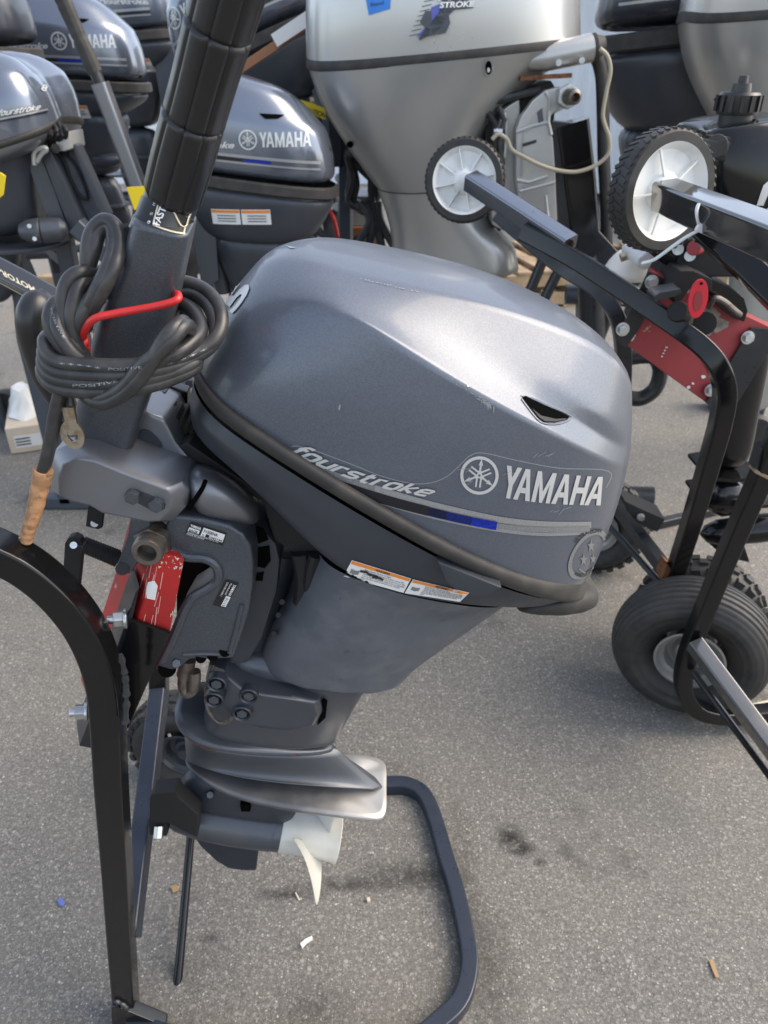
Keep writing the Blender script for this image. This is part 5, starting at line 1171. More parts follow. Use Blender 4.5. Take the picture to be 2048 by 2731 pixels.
# ================================================================== the big silver outboards
YA = 2.75
rA = P(1180, 700, YA)
sA = empty('outboard_motor', (rA.x, YA, .2), 'large silver outboard with dark seam stripe and blue tape on its cowl', 'outboard motor', 'large silver outboard motors')
def AH(rows, nm, m, par=sA, **k):
    o = MB().half(rows, YA, cap0=k.pop('cap0', False), cap1=k.pop('cap1', False), creases=k.pop('creases', None)); return o.build(nm, M[m], par, sub=2, bake=True)
q0 = [(813,148,0),(820,165,.12),(878,167,.2),(1000,159,.25),(1150,145,.262),(1300,130,.262),(1430,115,.24),(1520,105,.17),(1548,98,.08),(1553,92,0)]
q1 = offrow(q0, -90, -3, .006); q2 = offrow(q0, -260, 0, 0); q3 = [(u * .9 + 118, v - 380, d * .8) for u, v, d in q0]; q4 = [(u * .7 + 355, v - 440, d * .5) for u, v, d in q0]
acw = AH([q0, q1, q2, q3, q4], 'cowl', 'silverup', cap1=True, creases={0: 1})
AH([offrow(q0, -2, 0, -.02), offrow(q0, -3, 0, .002), offrow(q0, 10, -1, .006), offrow(q0, 25, 0, .002), offrow(q0, 26, 0, -.02)], 'cowl_seal', 'rubber', creases={1: .6, 3: .6})
w0 = offrow(q0, 22, 4, .003)
w1 = [(848,268,0),(853,285,.115),(905,300,.19),(1000,300,.23),(1120,290,.24),(1240,270,.235),(1340,248,.2),(1410,222,.13),(1440,210,.06),(1445,205,0)]
w2 = [(915,380,0),(922,392,.09),(968,412,.155),(1040,422,.185),(1120,422,.195),(1190,410,.19),(1240,382,.165),(1275,345,.11),(1290,322,.05),(1292,312,0)]
w3 = [(1003,500,0),(1010,507,.07),(1040,514,.115),(1090,517,.14),(1140,515,.148),(1190,507,.145),(1235,497,.125),(1270,482,.085),(1285,472,.04),(1288,466,0)]
w4 = [(1038,590,0),(1043,596,.055),(1065,602,.09),(1100,605,.11),(1145,604,.12),(1190,600,.12),(1235,592,.105),(1270,580,.07),(1285,572,.035),(1288,566,0)]
w5 = [(1045,660,0),(1050,666,.05),(1070,672,.085),(1110,676,.105),(1170,676,.115),(1240,674,.12),(1310,668,.11),(1355,662,.08),(1372,656,.04),(1375,650,0)]
w6 = [(1035,750,0),(1040,756,.055),(1065,762,.09),(1110,766,.11),(1180,764,.12),(1260,756,.125),(1330,744,.115),(1370,734,.085),(1384,726,.04),(1386,720,0)]
acs = AH([w0, w1, w2, w3], 'lower_case', 'silver')
AH([offrow(w3, 2, 0, -.004), w4, w5, w6], 'leg_housing', 'silver', cap1=True, creases={2: .3, 3: .8})
AH([offrow(w3, -1, 0, .0), offrow(w3, 0, 0, .0035), offrow(w3, 2, 0, .0)], 'case_joint', 'rubber')
lg = [[(u, v - 12 + 160 * k, d * (.85 - .2 * k)) for u, v, d in [(1080 + (u - 1040) * (.7 - .1 * k) + 30 * k, v, d) for u, v, d in w6]] for k in range(4)]
AH(lg, 'leg', 'silverleg', cap0=True, cap1=True)
MB().lathe(P(1300, 1230, YA), P(1000, 1230, YA) - P(1300, 1230, YA), [(0, .004), (.03, .03), (.12, .055), (.35, .06), (.5, .05), (.52, .002)], 24).build('gearcase', M['silverleg'], sA)
ABV = bvh_of(acw, acs)
# cowl marks: tape, badge, latch
stick('blue_tape', [[(975,-6),(1042,-6),(1040,24),(1012,32),(984,41),(980,20)]], ABV, M['bluetape'], sA, .003)
_stick('tape_writing', text_bm([('Stand', [(988,18),(1026,12)], 10, dict(shear=.3))]), ABV, M['ink'], sA, .006)
stick('badge_blue', [[(1132,75),(1150,20),(1176,10),(1168,40),(1188,62),(1180,80),(1110,98)]], ABV, M['badgeblue'], sA, .008, 6)
stick('badge_grey', [[(1188,88),(1200,62),(1196,40),(1206,24),(1180,22),(1176,-10),(1240,-10),(1262,22),(1214,26),(1190,46),(1186,70),(1120,108),(1116,102)], [(1120,60),(1134,30),(1150,30),(1150,66),(1140,80)]], ABV, M['casting'], sA, .011, 6)
stick('badge_lines', sum([ribbon([(1092 + k * 5.5, 96 - k * 13), (1118 + k * 5.5, 90 - k * 13)], 2) for k in range(8)], []), ABV, M['casting'], sA, .005, 6)
_stick('badge_text', text_bm([('STROKE', [(1172,22),(1264,18)], 15, dict(bold=.04, shear=.2)), ('FOUR', [(1166,2),(1264,-2)], 20, dict(bold=.05, shear=.2))]), ABV, M['white'], sA, .014)
stick('cowl_latch', [ell(1302, 180, 13, 0, 360, 20, 1.9)], ABV, M['silverleg'], sA, .003); stick('latch_core', [ell(1302, 179, 9, 0, 360, 20, 2.1)], ABV, M['void'], sA, .005)
stick('latch_mark', [ell(1301, 184, 4, 0, 360, 10, 1.8)], ABV, M['decalw'], sA, .008)
stick('drain_plug', [ell(935, 384, 9, 0, 360, 14, 1.0)], ABV, M['void'], sA, .003)
MB().lathe(P(1385, 168, YA - .2), P(1575, 128, YA - .17) - P(1385, 168, YA - .2), [(0, .002), (.03, .025), (.08, .036), (.215, .038), (.218, .034)], 28).build('rigging_tube', M['silver'], sA)
MB().lathe(P(1572, 130, YA - .17), P(1600, 122, YA - .17) - P(1572, 130, YA - .17), [(0, .036), (.02, .037), (.026, .03), (.045, .022)], 22).build('rubber_boot', M['rubber'], sA)
for u, v in ((1490,168),(1552,162)): MB().cyl(P(u, v, YA - .21), P(u, v, YA - .23), .009, n=10).build('tube_screw', M['zinc'], sA, bevel=.001)
# black block for the shade of the engine bay opening, and bracket at the front
MB().prism([P(u, v, YA - .13) for u, v in ((1296,318),(1330,268),(1470,214),(1485,240),(1470,420),(1400,560),(1330,620),(1300,560),(1292,420))], (0, .2, 0)).build('bracket_recess_shade', M['matblk'], sA, bevel=.006)
def apl(nm, pts, y0, y1, m, bev=.004): return MB().prism([P(u, v, YA - y0) for u, v in pts], (0, y0 - y1, 0)).build(nm, M[m], sA, bevel=bev)
apl('swivel_arm', [(1300,430),(1340,290),(1385,262),(1390,330),(1378,470),(1388,560),(1350,620),(1312,600)], .15, .05, 'silver', .008)
apl('clamp_bracket', [(1376,345),(1390,310),(1420,268),(1455,240),(1490,232),(1524,232),(1531,258),(1520,282),(1490,290),(1468,310),(1464,340),(1475,370),(1482,470),(1486,590),(1465,600),(1440,596),(1388,572),(1376,480)], .2, .16, 'silverleg', .006)
apl('far_clamp_bracket', [(1376,345),(1420,268),(1490,232),(1524,232),(1520,282),(1468,310),(1475,370),(1486,590),(1440,596),(1388,572)], -.12, -.16, 'silverleg', .006)
for pth in ([(1376,352),(1420,336),(1460,326)], [(1455,245),(1466,268),(1462,325),(1470,360)], [(1378,480),(1410,486),(1460,470)], [(1385,510),(1480,486)], [(1455,520),(1462,594)]):
    MB().tube([P(u, v, YA - .2) for u, v in pth], .006, 8).build('bracket_rib', M['silverleg'], sA)
apl('painted_pocket', [(1392,392),(1396,350),(1420,312),(1452,284),(1458,330),(1424,340),(1400,356),(1396,470),(1388,470)], .203, .199, 'silver', .001)  # thin raised plates; their tone paints in a shaded, recessed look
apl('painted_pocket', [(1394,495),(1452,482),(1462,500),(1468,560),(1440,572),(1396,556)], .203, .199, 'silver', .001)
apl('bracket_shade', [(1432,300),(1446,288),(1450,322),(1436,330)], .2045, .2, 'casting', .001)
for pth, m_, r_ in (([(1300,300),(1320,330),(1318,400),(1306,460)], 'matblk', .01), ([(1330,285),(1345,320),(1332,380),(1340,440)], 'cable', .009), ([(1310,270),(1350,262),(1400,250),(1440,240)], 'cable', .012), ([(1316,350),(1338,352)], 'zinc', .012), ([(1300,395),(1312,420),(1310,470)], 'zinc', .007), ([(1345,300),(1352,360),(1346,420)], 'silverleg', .006)):
    MB().tube([P(u, v, YA - .17) for u, v in pth], r_, 8).build('bay_hose', M[m_], sA)
stick('bracket_print', [[(1392,383),(1430,372),(1431,380),(1393,392)]], bvh_of([o for o in sA.children if o.name.startswith('clamp_bracket')][0]), M['ink'], sA, .003)
q = P(1508, 256, YA - .2); MB().cyl(q, q + Vector((0, -.05, 0)), .034, hexa=True).build('tilt_nut', M['zinc'], sA, bevel=.003)
MB().lathe(q + Vector((0, -.05, 0)), (.25, -1, 0), [(0, .022), (.04, .02), (.045, .012), (.02, .01)], 18).build('tilt_tube', M['rusty'], sA)
MB().box(P(1455, 205, YA - .2), (.15, .02, .012), Matrix.Rotation(-.05, 3, 'Y')).build('link_rod', M['rust'], sA)
MB().tube(catmull([P(u, v, YA - .23) for u, v in ((1312,372),(1330,358),(1352,372),(1366,400),(1400,420),(1440,440),(1490,455),(1540,458),(1590,440),(1622,410),(1625,370),(1612,330),(1608,300),(1618,240),(1628,190),(1620,150),(1600,130))], 5), .006, 10).build('flush_hose', M['creamwire'], sA)
MB().tube(catmull([P(u, v, YA - .12) for u, v in ((1590,150),(1604,200),(1608,300),(1610,420),(1616,540),(1618,660))], 5), .02, 12).build('rigging_hose', M['rubber'], sA)
stB = copy_tree(sA); stB.location = sA.location + Vector((1.2, .12, .125)); stB.rotation_euler.z = -.04
for c in list(stB.children):
    if c.name.split('.')[0] in ('blue_tape', 'tape_writing', 'flush_hose', 'gearcase'): bpy.data.objects.remove(c)
stB['label'] = 'large silver outboard cut off by the top right corner'
# posts that carry the big motors
ps = empty('motor_stand', P(1530, 700, 2.6) * 1, 'heavy black post stand holding the silver motor', 'motor stand'); ps.location.z = 0
MB().sq([P(1520, 325, 2.62), P(1540, 480, 2.62), P(1560, 640, 2.62), P(1690, 780, 2.5)], .1, .1).build('post', M['black'], ps)
MB().prism([P(u, v, 2.58) for u, v in ((1470,322),(1565,330),(1570,620),(1490,610))], (0, .05, 0)).build('transom_plate', M['blacksat'], ps, bevel=.004)
for pth, r_ in (([(1470,640),(1420,760),(1400,800)], .018), ([(1525,660),(1480,740),(1440,820)], .018), ([(1555,690),(1575,760),(1580,860),(1578,960)], .045), ([(1640,780),(1620,850),(1600,900)], .018)):
    MB().tube([P(u, v, 2.55) for u, v in pth], r_, 12).build('brace', M['blacksat'], ps)
gz = G(1578, 1010); MB().tube([P(1578, 955, 2.55), Vector((P(1578, 955, 2.55).x + .02, 2.55, .04)), Vector((P(1578, 955, 2.55).x + .3, 2.5, .04))], .045, 12).build('foot', M['blacksat'], ps)

# ---- clutter between the grey and silver motors: an uncovered engine with its cables
pe = empty('bare_engine', P(930, 640, 3.4), 'uncovered engine with cables and metal fittings seen beside the silver motor', 'engine')
MB().box(P(920, 610, 3.4), (.3, .25, .3)).build('block', M['casting'], pe, bevel=.02)
MB().box(P(930, 575, 3.2), (.16, .05, .07)).build('cover_plate', M['silverleg'], pe, bevel=.006)
for u, v in ((880,550),(900,552),(905,475),(915,520),(905,500)): MB().cyl(P(u, v, 3.2), P(u, v, 3.1), .018, n=10).build('fitting', M['zinc'], pe, bevel=.002)
MB().tube([P(880,560,3.1), P(892,590,3.08), P(903,640,3.08)], .007, 8).build('wire', M['redcord'], pe)
MB().tube(catmull([P(u, v, 3.1) for u, v in ((815,570),(840,585),(858,620),(862,660))], 5), .022, 12).build('pipe', M['zinc'], pe)
MB().box(P(950, 640, 3.3), (.2, .1, .12)).build('mount', M['orangewood'], pe, bevel=.006)
MB().cyl(P(850, 610, 3.2), P(880, 600, 3.1), .06, n=18).build('flywheel', M['navy'], pe, bevel=.006)
hc = empty('cable_bundle', P(970, 500, 2.9), 'black cable bundle hanging in loops left of the silver motor', 'cable')
random.seed(21)
for k in range(7):
    j = lambda: random.uniform(-10, 10)
    MB().tube(catmull([P(u + j(), v + j(), 2.9 + k * .012) for u, v in ((935,410),(940,480),(935,530),(960,555),(990,545),(1000,500),(985,460),(960,430))], 5, True), .013, 8, True).build('loop', M['cable'], hc)
for k in range(4): MB().tube(catmull([P(960 + k * 16, 540, 2.9), P(985 + k * 10, 590, 2.88), P(950 + k * 34, 660, 2.86)], 5), .015, 8).build('tail', M['cable'], hc)
# batten and tapes
MB().box(P(750, 112, 3.0), (.42, .03, .028), Matrix.Rotation(-.5, 3, 'Y')).build('wooden_batten', M['orangewood'], bevel=.002)
tag(bpy.data.objects['wooden_batten'], 'brown wooden batten slanting across the tipped grey motor', 'batten')
MB().box(P(782, 75, 2.97), (.15, .012, .04), Matrix.Rotation(-.5, 3, 'Y')).build('sticker', M['labelw'], bpy.data.objects['wooden_batten'])
cap = MB().rings([[P(u, v + dv, 2.85 + yy) for dv, yy in ((-16,0),(14,0),(14,.004),(-16,.004))] for u, v in ((800,282),(830,290),(868,306))]).build('caution_tape', M['yellow']); tag(cap, 'yellow printed tape strip between the grey and silver motors', 'tape')
_stick('tape_print', text_bm([('CAUTION', [(806,296),(866,314)], 14, dict(bold=.02))]), bvh_of(cap), M['ink'], cap, .002)
for pts, lb in (([(0,460),(14,470),(8,520),(-40,560),(-60,470)], 'yellow paper tag hanging on the motor at the left edge'), ([(338,500),(392,496),(372,556),(358,560)], 'yellow paper tag under the folded tiller handle behind')):
    o = MB().prism([P(u, v, 2.05) for u, v in pts], (0, .004, 0)).build('paper_tag', M['yellow']); tag(o, lb, 'tag', 'yellow paper tags')
# power trim unit and handle already belong to the motors; small white container of odds
tub = empty('plastic_tray', P(1760, 700, 1.95), 'clear plastic tray behind the red board', 'tray')
MB().prism([P(u, v, 1.9) for u, v in ((1700,690),(1725,668),(1850,668),(1850,712),(1720,722),(1698,712))], (0, .15, 0)).build('tray', M['wplastic'], tub, bevel=.008)
rg_ = empty('white_rag', P(1690, 715, 2.1), 'crumpled white rag lying behind the red board', 'rag'); random.seed(4)
rr = []
for k in range(4): rr.append([P(1690, 715, 2.1) + Vector((math.cos(a / 14 * 6.283) * .1 * (1 - k * .2) * random.uniform(.8, 1.2), math.sin(a / 14 * 6.283) * .1 * (1 - k * .2), -.03 + k * .03 + random.uniform(-.01, .01))) for a in range(14)])
MB().rings(rr).build('cloth', M['litterw'], rg_, sub=1)
br = MB().cyl(P(1655, 688, 2.0), P(1700, 672, 2.0), .011, n=12).cyl(P(1696, 674, 2.0), P(1712, 666, 2.0), .018, n=12).build('brass_fitting', M['copper']); tag(br, 'small brass fitting near the small white wheel', 'fitting')
# ================================================================== right-hand stands, small black motor, wheels
def small_wheel(parent, c, ax, r, w, spokes, deep=False):
    o = empty('wheel', Vector(c) - rloc(parent)); o.parent = parent; ax = Vector(ax).normalized(); c = Vector(c)
    MB().lathe(c, ax, [(-w / 2, r * .8), (-w / 2, r * .95), (-w * .36, r), (w * .36, r), (w / 2, r * .95), (w / 2, r * .8)], 56, True).build('tyre', M['tyre'], o)
    a = Vector((0, 0, 1)); a = (a - ax * a.dot(ax)).normalized(); b = ax.cross(a); tm = MB(); n = 44
    for k in range(n):
        for s in (-1, 1):
            an = 2 * math.pi * (k + .25 * s) / n; d = a * math.cos(an) + b * math.sin(an); tg = ax.cross(d)
            m_ = Matrix((ax + tg * .5 * s, tg - ax * .5 * s, d)).transposed().to_3x3()
            tm.box(c + d * r + ax * (s * w * .24), (w * .36, 2 * math.pi * r / n * .42, r * .03), m_)
    tm.build('tread', M['tyre'], o, smooth=False)['kind'] = 'stuff'
    for s in (1, -1):
        fx = ax * s
        MB().lathe(c, fx, [(w * .42, r * .82), (w * .5, r * .8), (w * .44, r * .77), (w * (.08 if deep else .12), r * .68), (w * .04, r * .35), (w * .45, r * .22), (w * .5, r * .18), (w * .5, .001)], 48, False, False).build('rim', M['wplastic'], o)
        sm = MB()
        for k in range(spokes):
            an = 2 * math.pi * (k + .3) / spokes; d = a * math.cos(an) + b * math.sin(an); tg = ax.cross(d)
            sm.box(c + d * r * .47 + fx * w * .26, (r * .56, r * .032, w * (.1 if deep else .26)), Matrix((d, tg, fx)).transposed().to_3x3())
        sm.build('spoke', M['wplastic'], o, smooth=False)
    return o
def bolt(parent, q, d, s=.011, m='zinc'):
    d = Vector(d).normalized(); o = MB().cyl(q, q + d * .003, s * 1.35, n=18).build('washer', M[m], parent, bevel=.0005)
    MB().cyl(q + d * .003, q + d * .013, s, hexa=True).build('bolt', M[m], o, bevel=.001)

# ---- stand A: arm with the far small wheel, red board
A = empty('motor_stand', G(1800, 1640), 'black tube stand with scuffed red board, holding the small black motor', 'motor stand', 'black tube stands on the right')
pa_ = [P(1262, 486, 1.98), P(1380, 572, 1.86), P(1530, 675, 1.72)]
MB().sq([P(1255, 482, 1.98), P(1520, 655, 1.74)], .042, .042, (0, -.4, .92)).build('extension_arm', M['armsteel'], A)
e1 = P(1520, 655, 1.74); dd = (P(1520, 655, 1.74) - P(1255, 482, 1.98)).normalized()
MB().box(e1 + dd * .0015, (.003, .034, .034), Matrix((dd, Vector((0, 1, 0)), dd.cross(Vector((0, 1, 0))))).transposed().to_3x3()).build('open_end', M['rust'], A)
na = catmull([P(u, v, Y) for u, v, Y in ((1400,620,1.82),(1530,690,1.72),(1700,800,1.6),(1800,868,1.52),(1870,922,1.48),(1912,975,1.46),(1932,1040,1.46),(1922,1120,1.47),(1895,1220,1.5),(1845,1390,1.54),(1790,1560,1.58),(1768,1640,1.6))], 6)
MB().sq(na, .04, .04).build('near_upright', M['black'], A)
fa = catmull([P(u, v, Y) for u, v, Y in ((1330,575,2.3),(1480,700,2.15),(1575,760,2.05),(1625,810,2.0),(1655,880,1.97),(1662,980,1.97),(1655,1100,1.98),(1640,1250,2.0),(1632,1330,2.0))], 6)
MB().sq(fa, .04, .04).build('far_upright', M['blacksat'], A)
small_wheel(A, P(1240, 482, 2.03), (-.22, -1, .12), .098, .04, 8)
bd = [P(u, v, 1.62) for u, v in ((1737,722),(2070,880),(1912,1096),(1650,906))]
brd = MB().prism(bd, (.01, .04, .0)).build('transom_board', M['redfade'], A, bevel=.003)
RB = bvh_of(brd)
random.seed(8)
def blotch(cx, cy, r, n=14, k=.8): return [(cx + r * random.uniform(.6, 1.2) * math.cos(2 * math.pi * i / n), cy + k * r * random.uniform(.6, 1.2) * math.sin(2 * math.pi * i / n)) for i in range(n)]
M['barewood'] = mat('bare_grey_wood', (.3, .26, .22), .8, 0, .3, 0, var=(40, (.16, .14, .12), .4, .6))
bl = [blotch(1880, 860, 46), blotch(1850, 835, 34), blotch(1912, 900, 22), blotch(1935, 850, 20)]
bl = [blotch(1873, 858, 60, 20, .75)]
stick('bare_patch', bl, RB, M['barewood'], A, .001)
ch = [blotch(1685 + k * 4, 902 - k * 9, 6, 8, 1.2) for k in range(4)] + [blotch(1833 + random.uniform(-8, 14), 1035 + random.uniform(-14, 16), random.uniform(2, 6), 8) for _ in range(7)] + [blotch(1875, 1005, 7, 8)] + [blotch(1765 + k * 4, 950 - k * 8, 3, 7) for k in range(4)]
stick('paint_loss', ch, RB, M['labelw'], A, .0014)
for pts in ([(1727,722),(1772,742),(1700,880),(1668,925),(1644,905)], [(2062,876),(2048,935),(1960,1080),(1912,1098),(1880,1072),(2000,872)]):
    MB().prism([P(u, v, 1.617) for u, v in pts], (0, -.006, 0)).build('angle_bracket', M['blacksat'], A, bevel=.0012)
for u, v in ((1737,752),(1660,878),(1993,900),(1895,1040)): bolt(A, P(u, v, 1.611), (0, -1, .1))
MB().sq([P(1625, 1322, 1.98), P(1778, 1525, 1.6)], .034, .034, (0, 0, 1)).build('crossbar', M['blacksat'], A)
MB().tube([P(1600, 1375, 1.95), P(1765, 1560, 1.6)], .0095, 10).build('brace', M['blacksat'], A)
MB().prism([P(u, v, 1.72) for u, v in ((1665,1335),(1712,1358),(1775,1385),(1754,1420),(1700,1396),(1672,1362))], (0, .08, 0)).build('support_fork', M['matblk'], A, bevel=.004)
bolt(A, P(1708, 1378, 1.715), (0, -1, .1), .008)
la = [G(u, v, .03) for u, v in ((1560,1395),(1640,1400),(1720,1398),(1830,1372),(2000,1330),(2200,1300))]
MB().sq([Vector((p.x, p.y, .018)) for p in la], .032, .032, (0, 0, 1)).build('base_rail', M['blacksat'], A)
MB().prism([P(u, v, 1.56) for u, v in ((1780,1508),(1815,1538),(1812,1548),(1768,1562),(1765,1545))], (0, .05, 0)).build('axle_bracket', M['rust'], A, bevel=.002)
wa = G(1860, 1850); wheel('wheel', Vector((P(1845, 1700, 1.64).x, 1.64, .168)), (.35, 1, 0), .165, .1, .08, A, 26, knob=.008)
wheel('wheel', Vector((P(1650, 1310, 2.1).x - .06, 2.1, .17)), (.35, 1, 0), .165, .1, .08, A, 26, knob=.008)

MB().tube(catmull([P(u, v, 2.05) for u, v in ((1640,960),(1735,950),(1760,985),(1748,1035),(1712,1062),(1680,1062))], 6), .022, 12).build('foot_bend', M['blacksat'], A)
# ---- stand B: nearer, arm with the larger small wheel, cable tie
B_ = empty('motor_stand', G(1860, 1900), 'black tube stand nearest the right edge with a ribbed tyre', 'motor stand', 'black tube stands on the right')
MB().sq([P(1772, 520, 1.36), P(1850, 552, 1.26), P(2060, 634, 1.06), P(2200, 690, .96)], .048, .046, (0, -.7, .7)).build('extension_arm', M['glossarm'], B_)
small_wheel(B_, P(1765, 510, 1.42), (.42, -1, .05), .1, .046, 5, True)
MB().sq([P(1872, 610, 1.5), P(2000, 720, 1.4), P(2120, 840, 1.3)], .046, .046).build('cross_arm', M['black'], B_)
ub = catmull([P(u, v, Y) for u, v, Y in ((2150,1010,1.22),(2090,1130,1.26),(2030,1270,1.3),(1960,1430,1.33),(1890,1600,1.35),(1850,1700,1.36),(1828,1770,1.36),(1822,1830,1.36),(1845,1880,1.36),(1900,1905,1.36),(2000,1906,1.37),(2120,1890,1.38))], 6)
MB().sq(ub, .038, .038).build('upright', M['black'], B_)
MB().sq([P(1852, 1716, 1.33), P(2100, 2050, 1.05)], .036, .036, (0, -.55, .83)).build('foot_bar', M['glossarm'], B_)
MB().tube([P(1850, 1795, 1.33), P(2090, 2120, 1.05)], .0085, 10).build('brace', M['black'], B_)
rl = [G(u, v, .03) for u, v in ((1930,1690),(2010,1665),(2200,1610))]; MB().sq([Vector((p.x, p.y, .018)) for p in rl], .032, .032, (0, 0, 1)).build('base_rail', M['blacksat'], B_)
rl = [G(u, v, .03) for u, v in ((1950,1905),(2060,1880),(2200,1850))]; MB().sq([Vector((p.x, p.y, .018)) for p in rl], .034, .034, (0, 0, 1)).build('base_rail', M['gold'], B_)
MB().prism([P(u, v, 1.28) for u, v in ((2010,1255),(2030,1200),(2120,1150),(2120,1290),(2030,1280))], (0, .03, 0)).build('angle_bracket', M['blacksat'], B_, bevel=.002)
MB().prism([P(u, v, 1.275) for u, v in ((2015,1252),(2100,1296),(2100,1306),(2012,1262))], (0, .03, 0)).build('board_edge', M['pallet'], B_, bevel=.002)
cw_ = P(1812, 1735, 1.52); wheel('wheel', Vector((cw_.x, 1.47, .197)), (.42, 1, 0), .196, .15, .085, B_, 0, ribs=1)
# cable tie on the arm
tie = empty('cable_tie', P(1870, 610, 1.2), 'white plastic cable tie round the right hand stand arm', 'cable tie')
MB().sweep(catmull([P(u, v, Y) for u, v, Y in ((1866,608,1.2),(1858,575,1.19),(1862,548,1.2),(1882,530,1.22),(1905,528,1.25),(1922,540,1.28))], 6), rrect(.007, .003, .001), (0, 1, 0)).build('loop', M['wplastic'], tie)
MB().sweep(catmull([P(u, v, Y) for u, v, Y in ((1868,612,1.2),(1830,632,1.2),(1790,660,1.21),(1745,692,1.22),(1712,702,1.23))], 6), rrect(.0085, .003, .001), (0, 1, 0)).build('tail', M['wplastic'], tie)
MB().box(P(1868, 608, 1.195), (.012, .01, .012), Matrix.Rotation(.4, 3, 'Y')).build('head', M['wplastic'], tie, bevel=.0015)

# ---- small black outboard on stand A
K = empty('outboard_motor', P(1930, 1480, 1.75), 'small glossy black outboard with black fuel cap beside the red board', 'outboard motor'); YK = 1.85
MB().half([[(1860,690,0),(1858,705,.08),(1900,715,.13),(2000,735,.15),(2150,750,.14),(2280,730,.08),(2290,710,0)],
           [(1858,560,0),(1856,570,.09),(1890,578,.15),(2000,590,.17),(2150,600,.16),(2290,590,.09),(2300,570,0)],
           [(1866,400,0),(1864,405,.09),(1892,408,.15),(2000,405,.165),(2150,400,.155),(2280,395,.09),(2290,390,0)],
           [(1880,345,0),(1880,346,.075),(1905,345,.12),(2000,330,.135),(2140,318,.125),(2250,325,.07),(2260,325,0)],
           [(1930,325,0),(1935,323,.04),(1960,318,.06),(2030,305,.07),(2120,300,.06),(2180,305,.03),(2185,305,0)]], YK, cap0=True, cap1=True, creases={3: .5, 0: .8}).build('cowl', M['black'], K, sub=3, bake=True)
KC = bvh_of([o for o in K.children][0])
MB().lathe(P(1960, 318, YK - .06), (0, 0, 1), [(-.02, .034), (.008, .034), (.009, .041), (.016, .043), (.045, .042), (.05, .038), (.051, .02), (.066, .018), (.067, .01), (.08, .009), (.081, .001)], 28).build('fuel_cap', M['gripblk'], K)
rb = MB(); qc = P(1960, 318, YK - .06)
for k in range(14):
    a = 2 * math.pi * k / 14; rb.box(qc + Vector((math.cos(a) * .043, math.sin(a) * .043, .03)), (.008, .007, .03), Matrix.Rotation(a, 3, 'Z'))
rb.build('cap_rib', M['gripblk'], K, smooth=False)
MB().prism([P(u, v, YK - .17) for u, v in ((1888,360),(1950,366),(1936,432),(1880,420))], (0, .02, 0)).build('latch_plate', M['matblk'], K, bevel=.003)
MB().box(P(1880, 392, YK - .19), (.09, .02, .028), Matrix.Rotation(.1, 3, 'Y')).build('latch_arm', M['blacksat'], K, bevel=.003)
MB().cyl(P(1910, 390, YK - .17), P(1910, 390, YK - .2), .022, n=18).build('latch_knob', M['rubber'], K, bevel=.003)
stick('brand_figure', [[(2016,548),(2034,494),(2050,480),(2050,510),(2034,548)], [(2040,560),(2060,540),(2060,580),(2042,580)]], KC, M['decalw'], K, .003)
stick('red_line', ribbon([(1985,585),(2060,570)], 5), KC, M['redcord'], K, .003)
MB().sq(catmull([P(u, v, YK - .2) for u, v in ((1740,655),(1780,685),(1850,705),(1950,690),(2060,670))], 5), .03, .03).build('carry_frame', M['black'], K)
MB().cyl(P(1862, 660, YK - .22), P(1850, 662, YK - .25), .015, n=18).build('stop_button', M['redfade'], K, bevel=.003)
MB().box(P(1900, 668, YK - .15), (.2, .15, .08)).build('engine_block', M['matblk'], K, bevel=.006)
for u, v in ((1808,665),(1840,682),(1870,640)): MB().cyl(P(u, v, YK - .2), P(u, v, YK - .23), .012, n=12).build('fitting', M['zinc'], K, bevel=.001)
for k in range(3): MB().tube(catmull([P(2010 + k * 8, 640, YK - .25), P(2030, 655 + k * 9, YK - .27), P(2050, 645 + k * 6, YK - .27), P(2070, 660, YK - .27)], 5), .006, 8).build('wire', M['redcord' if k != 1 else 'labelw'], K)
MB().tube(catmull([P(1945, 716, YK - .2), P(1962, 724, YK - .22), P(1982, 716, YK - .22), P(1970, 700, YK - .2)], 5), .005, 8).build('wire', M['redcord'], K)
# clamp with screws on the board
kp = lambda nm, pts, y0, y1, m='black', bev=.003: MB().prism([P(u, v, y0) for u, v in pts], (0, y1 - y0, 0)).build(nm, M[m], K, bevel=bev)
kp('clamp_bracket', [(1880,735),(1950,765),(1985,795),(1995,830),(1985,860),(1960,850),(1930,830),(1900,800),(1880,790)], 1.60, 1.8, 'black')
kp('clamp_frame', [(1788,770),(1815,722),(1850,722),(1900,745),(1900,775),(1840,770),(1820,800),(1800,812)], 1.56, 1.72, 'matblk')
MB().tube(catmull([P(1890, 820, 1.58), P(1905, 796, 1.57), P(1930, 805, 1.57), P(1955, 826, 1.57), P(1972, 840, 1.58)], 5), .007, 10).build('clamp_rod', M['rusty'], K)
kp('lever', [(1742,792),(1760,780),(1815,770),(1818,782),(1800,792),(1745,806)], 1.5, 1.55, 'blacksat', .002)
MB().cyl(P(1815, 838, 1.56), P(1806, 830, 1.5), .024, .02, 16).build('clamp_screw', M['matblk'], K, bevel=.003)
MB().cyl(P(1882, 868, 1.58), P(1880, 862, 1.53), .02, .024, 14).build('clamp_screw', M['matblk'], K, bevel=.003)
rd = [P(1862 + 26 * math.cos(a) + 8 * math.sin(-a), 797 + 52 * math.sin(a), 1.5) for a in [2 * math.pi * k / 28 for k in range(28)]]
rt_ = empty('tag', P(1862, 797, 1.5), 'red oval plastic tag hanging on the clamp over the red board', 'tag')
M['redtag'] = mat('red_tag_plastic', (.62, .025, .045), .4)
tg_ = MB().prism(rd, (0, .005, 0)).build('disc', M['redtag'], rt_, bevel=.0012)
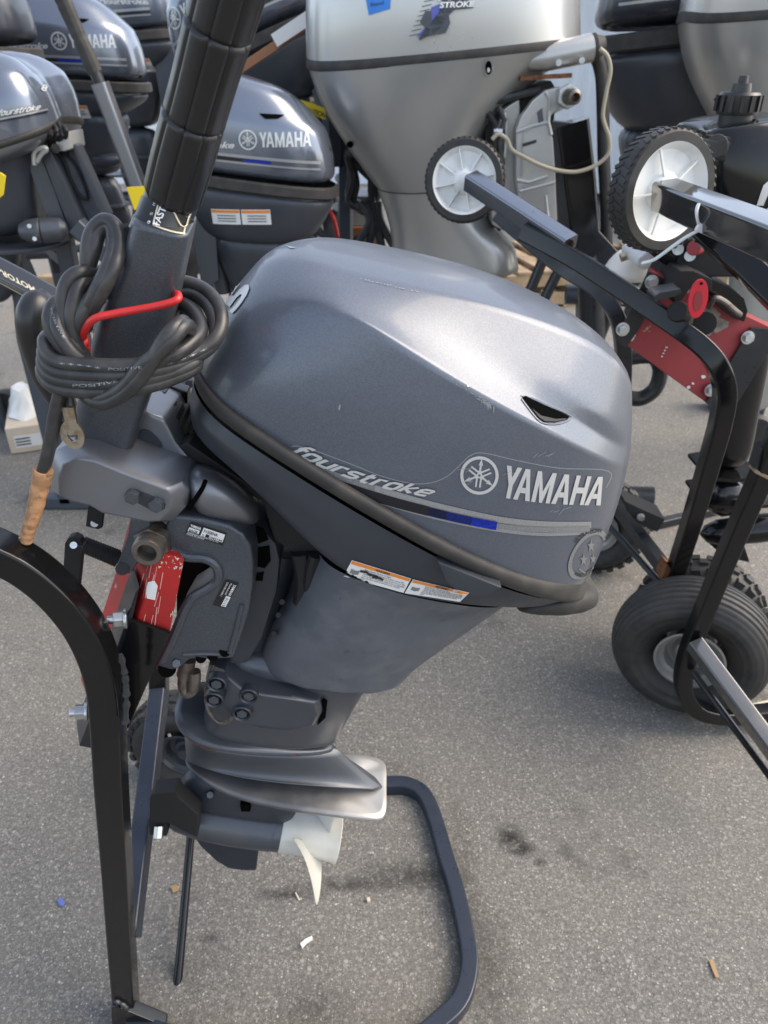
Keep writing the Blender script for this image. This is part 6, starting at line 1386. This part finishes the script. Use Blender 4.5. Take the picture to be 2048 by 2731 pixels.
TGB = bvh_of(tg_); stick('printed_oval', [[(1861 + 12 * math.cos(a) - 3 * math.sin(a), 802 + 28 * math.sin(a)) for a in [2 * math.pi * k / 20 for k in range(20)]]], TGB, M['redfade'], rt_, .001)
stick('tag_hole', [[(1870 + 4 * math.cos(a), 756 + 4 * math.sin(a)) for a in [2 * math.pi * k / 10 for k in range(10)]]], TGB, M['void'], rt_, .001)
# its leg hanging behind the stand tubes
lgk = lambda v, a, b, d: [(a, v - 8, 0), (a + 2, v, d * .8), ((a + b) / 2, v + 6, d), (b - 2, v, d * .7), (b, v - 8, 0)]
MB().half([lgk(850, 1945, 2080, .06), lgk(1000, 1940, 2050, .055), lgk(1150, 1915, 2018, .055), lgk(1270, 1895, 2000, .055)], 1.8, cap0=True, cap1=True).build('leg', M['black'], K, sub=2)
for v, a, b in ((1272, 1880, 2030), (1345, 1872, 2060)): MB().half([lgk(v, a, b, .085), lgk(v + 9, a, b, .085)], 1.8, cap0=True, cap1=True).build('plate', M['black'], K)
MB().half([lgk(1275, 1895, 2005, .05), lgk(1400, 1880, 1990, .045)], 1.8, cap0=True, cap1=True).build('gearcase_neck', M['black'], K, sub=1)
ga, gb = P(1868, 1425, 1.8), P(2110, 1400, 1.8); MB().lathe(ga, gb - ga, [(0, .004), (.015, .025), (.05, .038), (.15, .042), (.27, .038)], 24).build('gearcase', M['black'], K)
kp('skeg', [(1890,1450),(1980,1440),(2000,1500),(1935,1488)], 1.79, 1.81, 'black', .002)

# ================================================================== litter on the asphalt
def scrap(nm, pts, m, lb, cat, h=.002):
    o = MB().prism([G(u, v, .003) for u, v in pts], (0, 0, h)).build(nm, M[m], bevel=.0004); tag(o, lb, cat)
scrap('paper_scrap', [(152,2400),(163,2394),(175,2408),(168,2418),(158,2414)], 'litterb', 'tiny blue scrap on the asphalt left of the stand', 'scrap')
scrap('cigarette_butt', [(801,2520),(815,2508),(832,2500),(834,2507),(818,2517),(806,2530)], 'litterw', 'small white butt on the asphalt below the propeller', 'litter', .006)
scrap('leaf', [(1890,2562),(1900,2558),(1912,2590),(1918,2608),(1908,2608),(1898,2585)], 'litterbr', 'brown dry leaf on the asphalt at lower right', 'leaf')
scrap('leaf', [(455,2365),(472,2360),(478,2375),(462,2382)], 'litterbr', 'tan bit of leaf on the asphalt beside the thin brace', 'leaf')
scrap('twig', [(787,2382),(790,2380),(800,2400),(797,2402)], 'card', 'thin dry twig on the asphalt left of the propeller blade', 'twig')
scrap('pebble', [(978,2398),(986,2396),(988,2406),(980,2408)], 'card', 'pale pebble on the asphalt inside the base loop', 'pebble', .006)
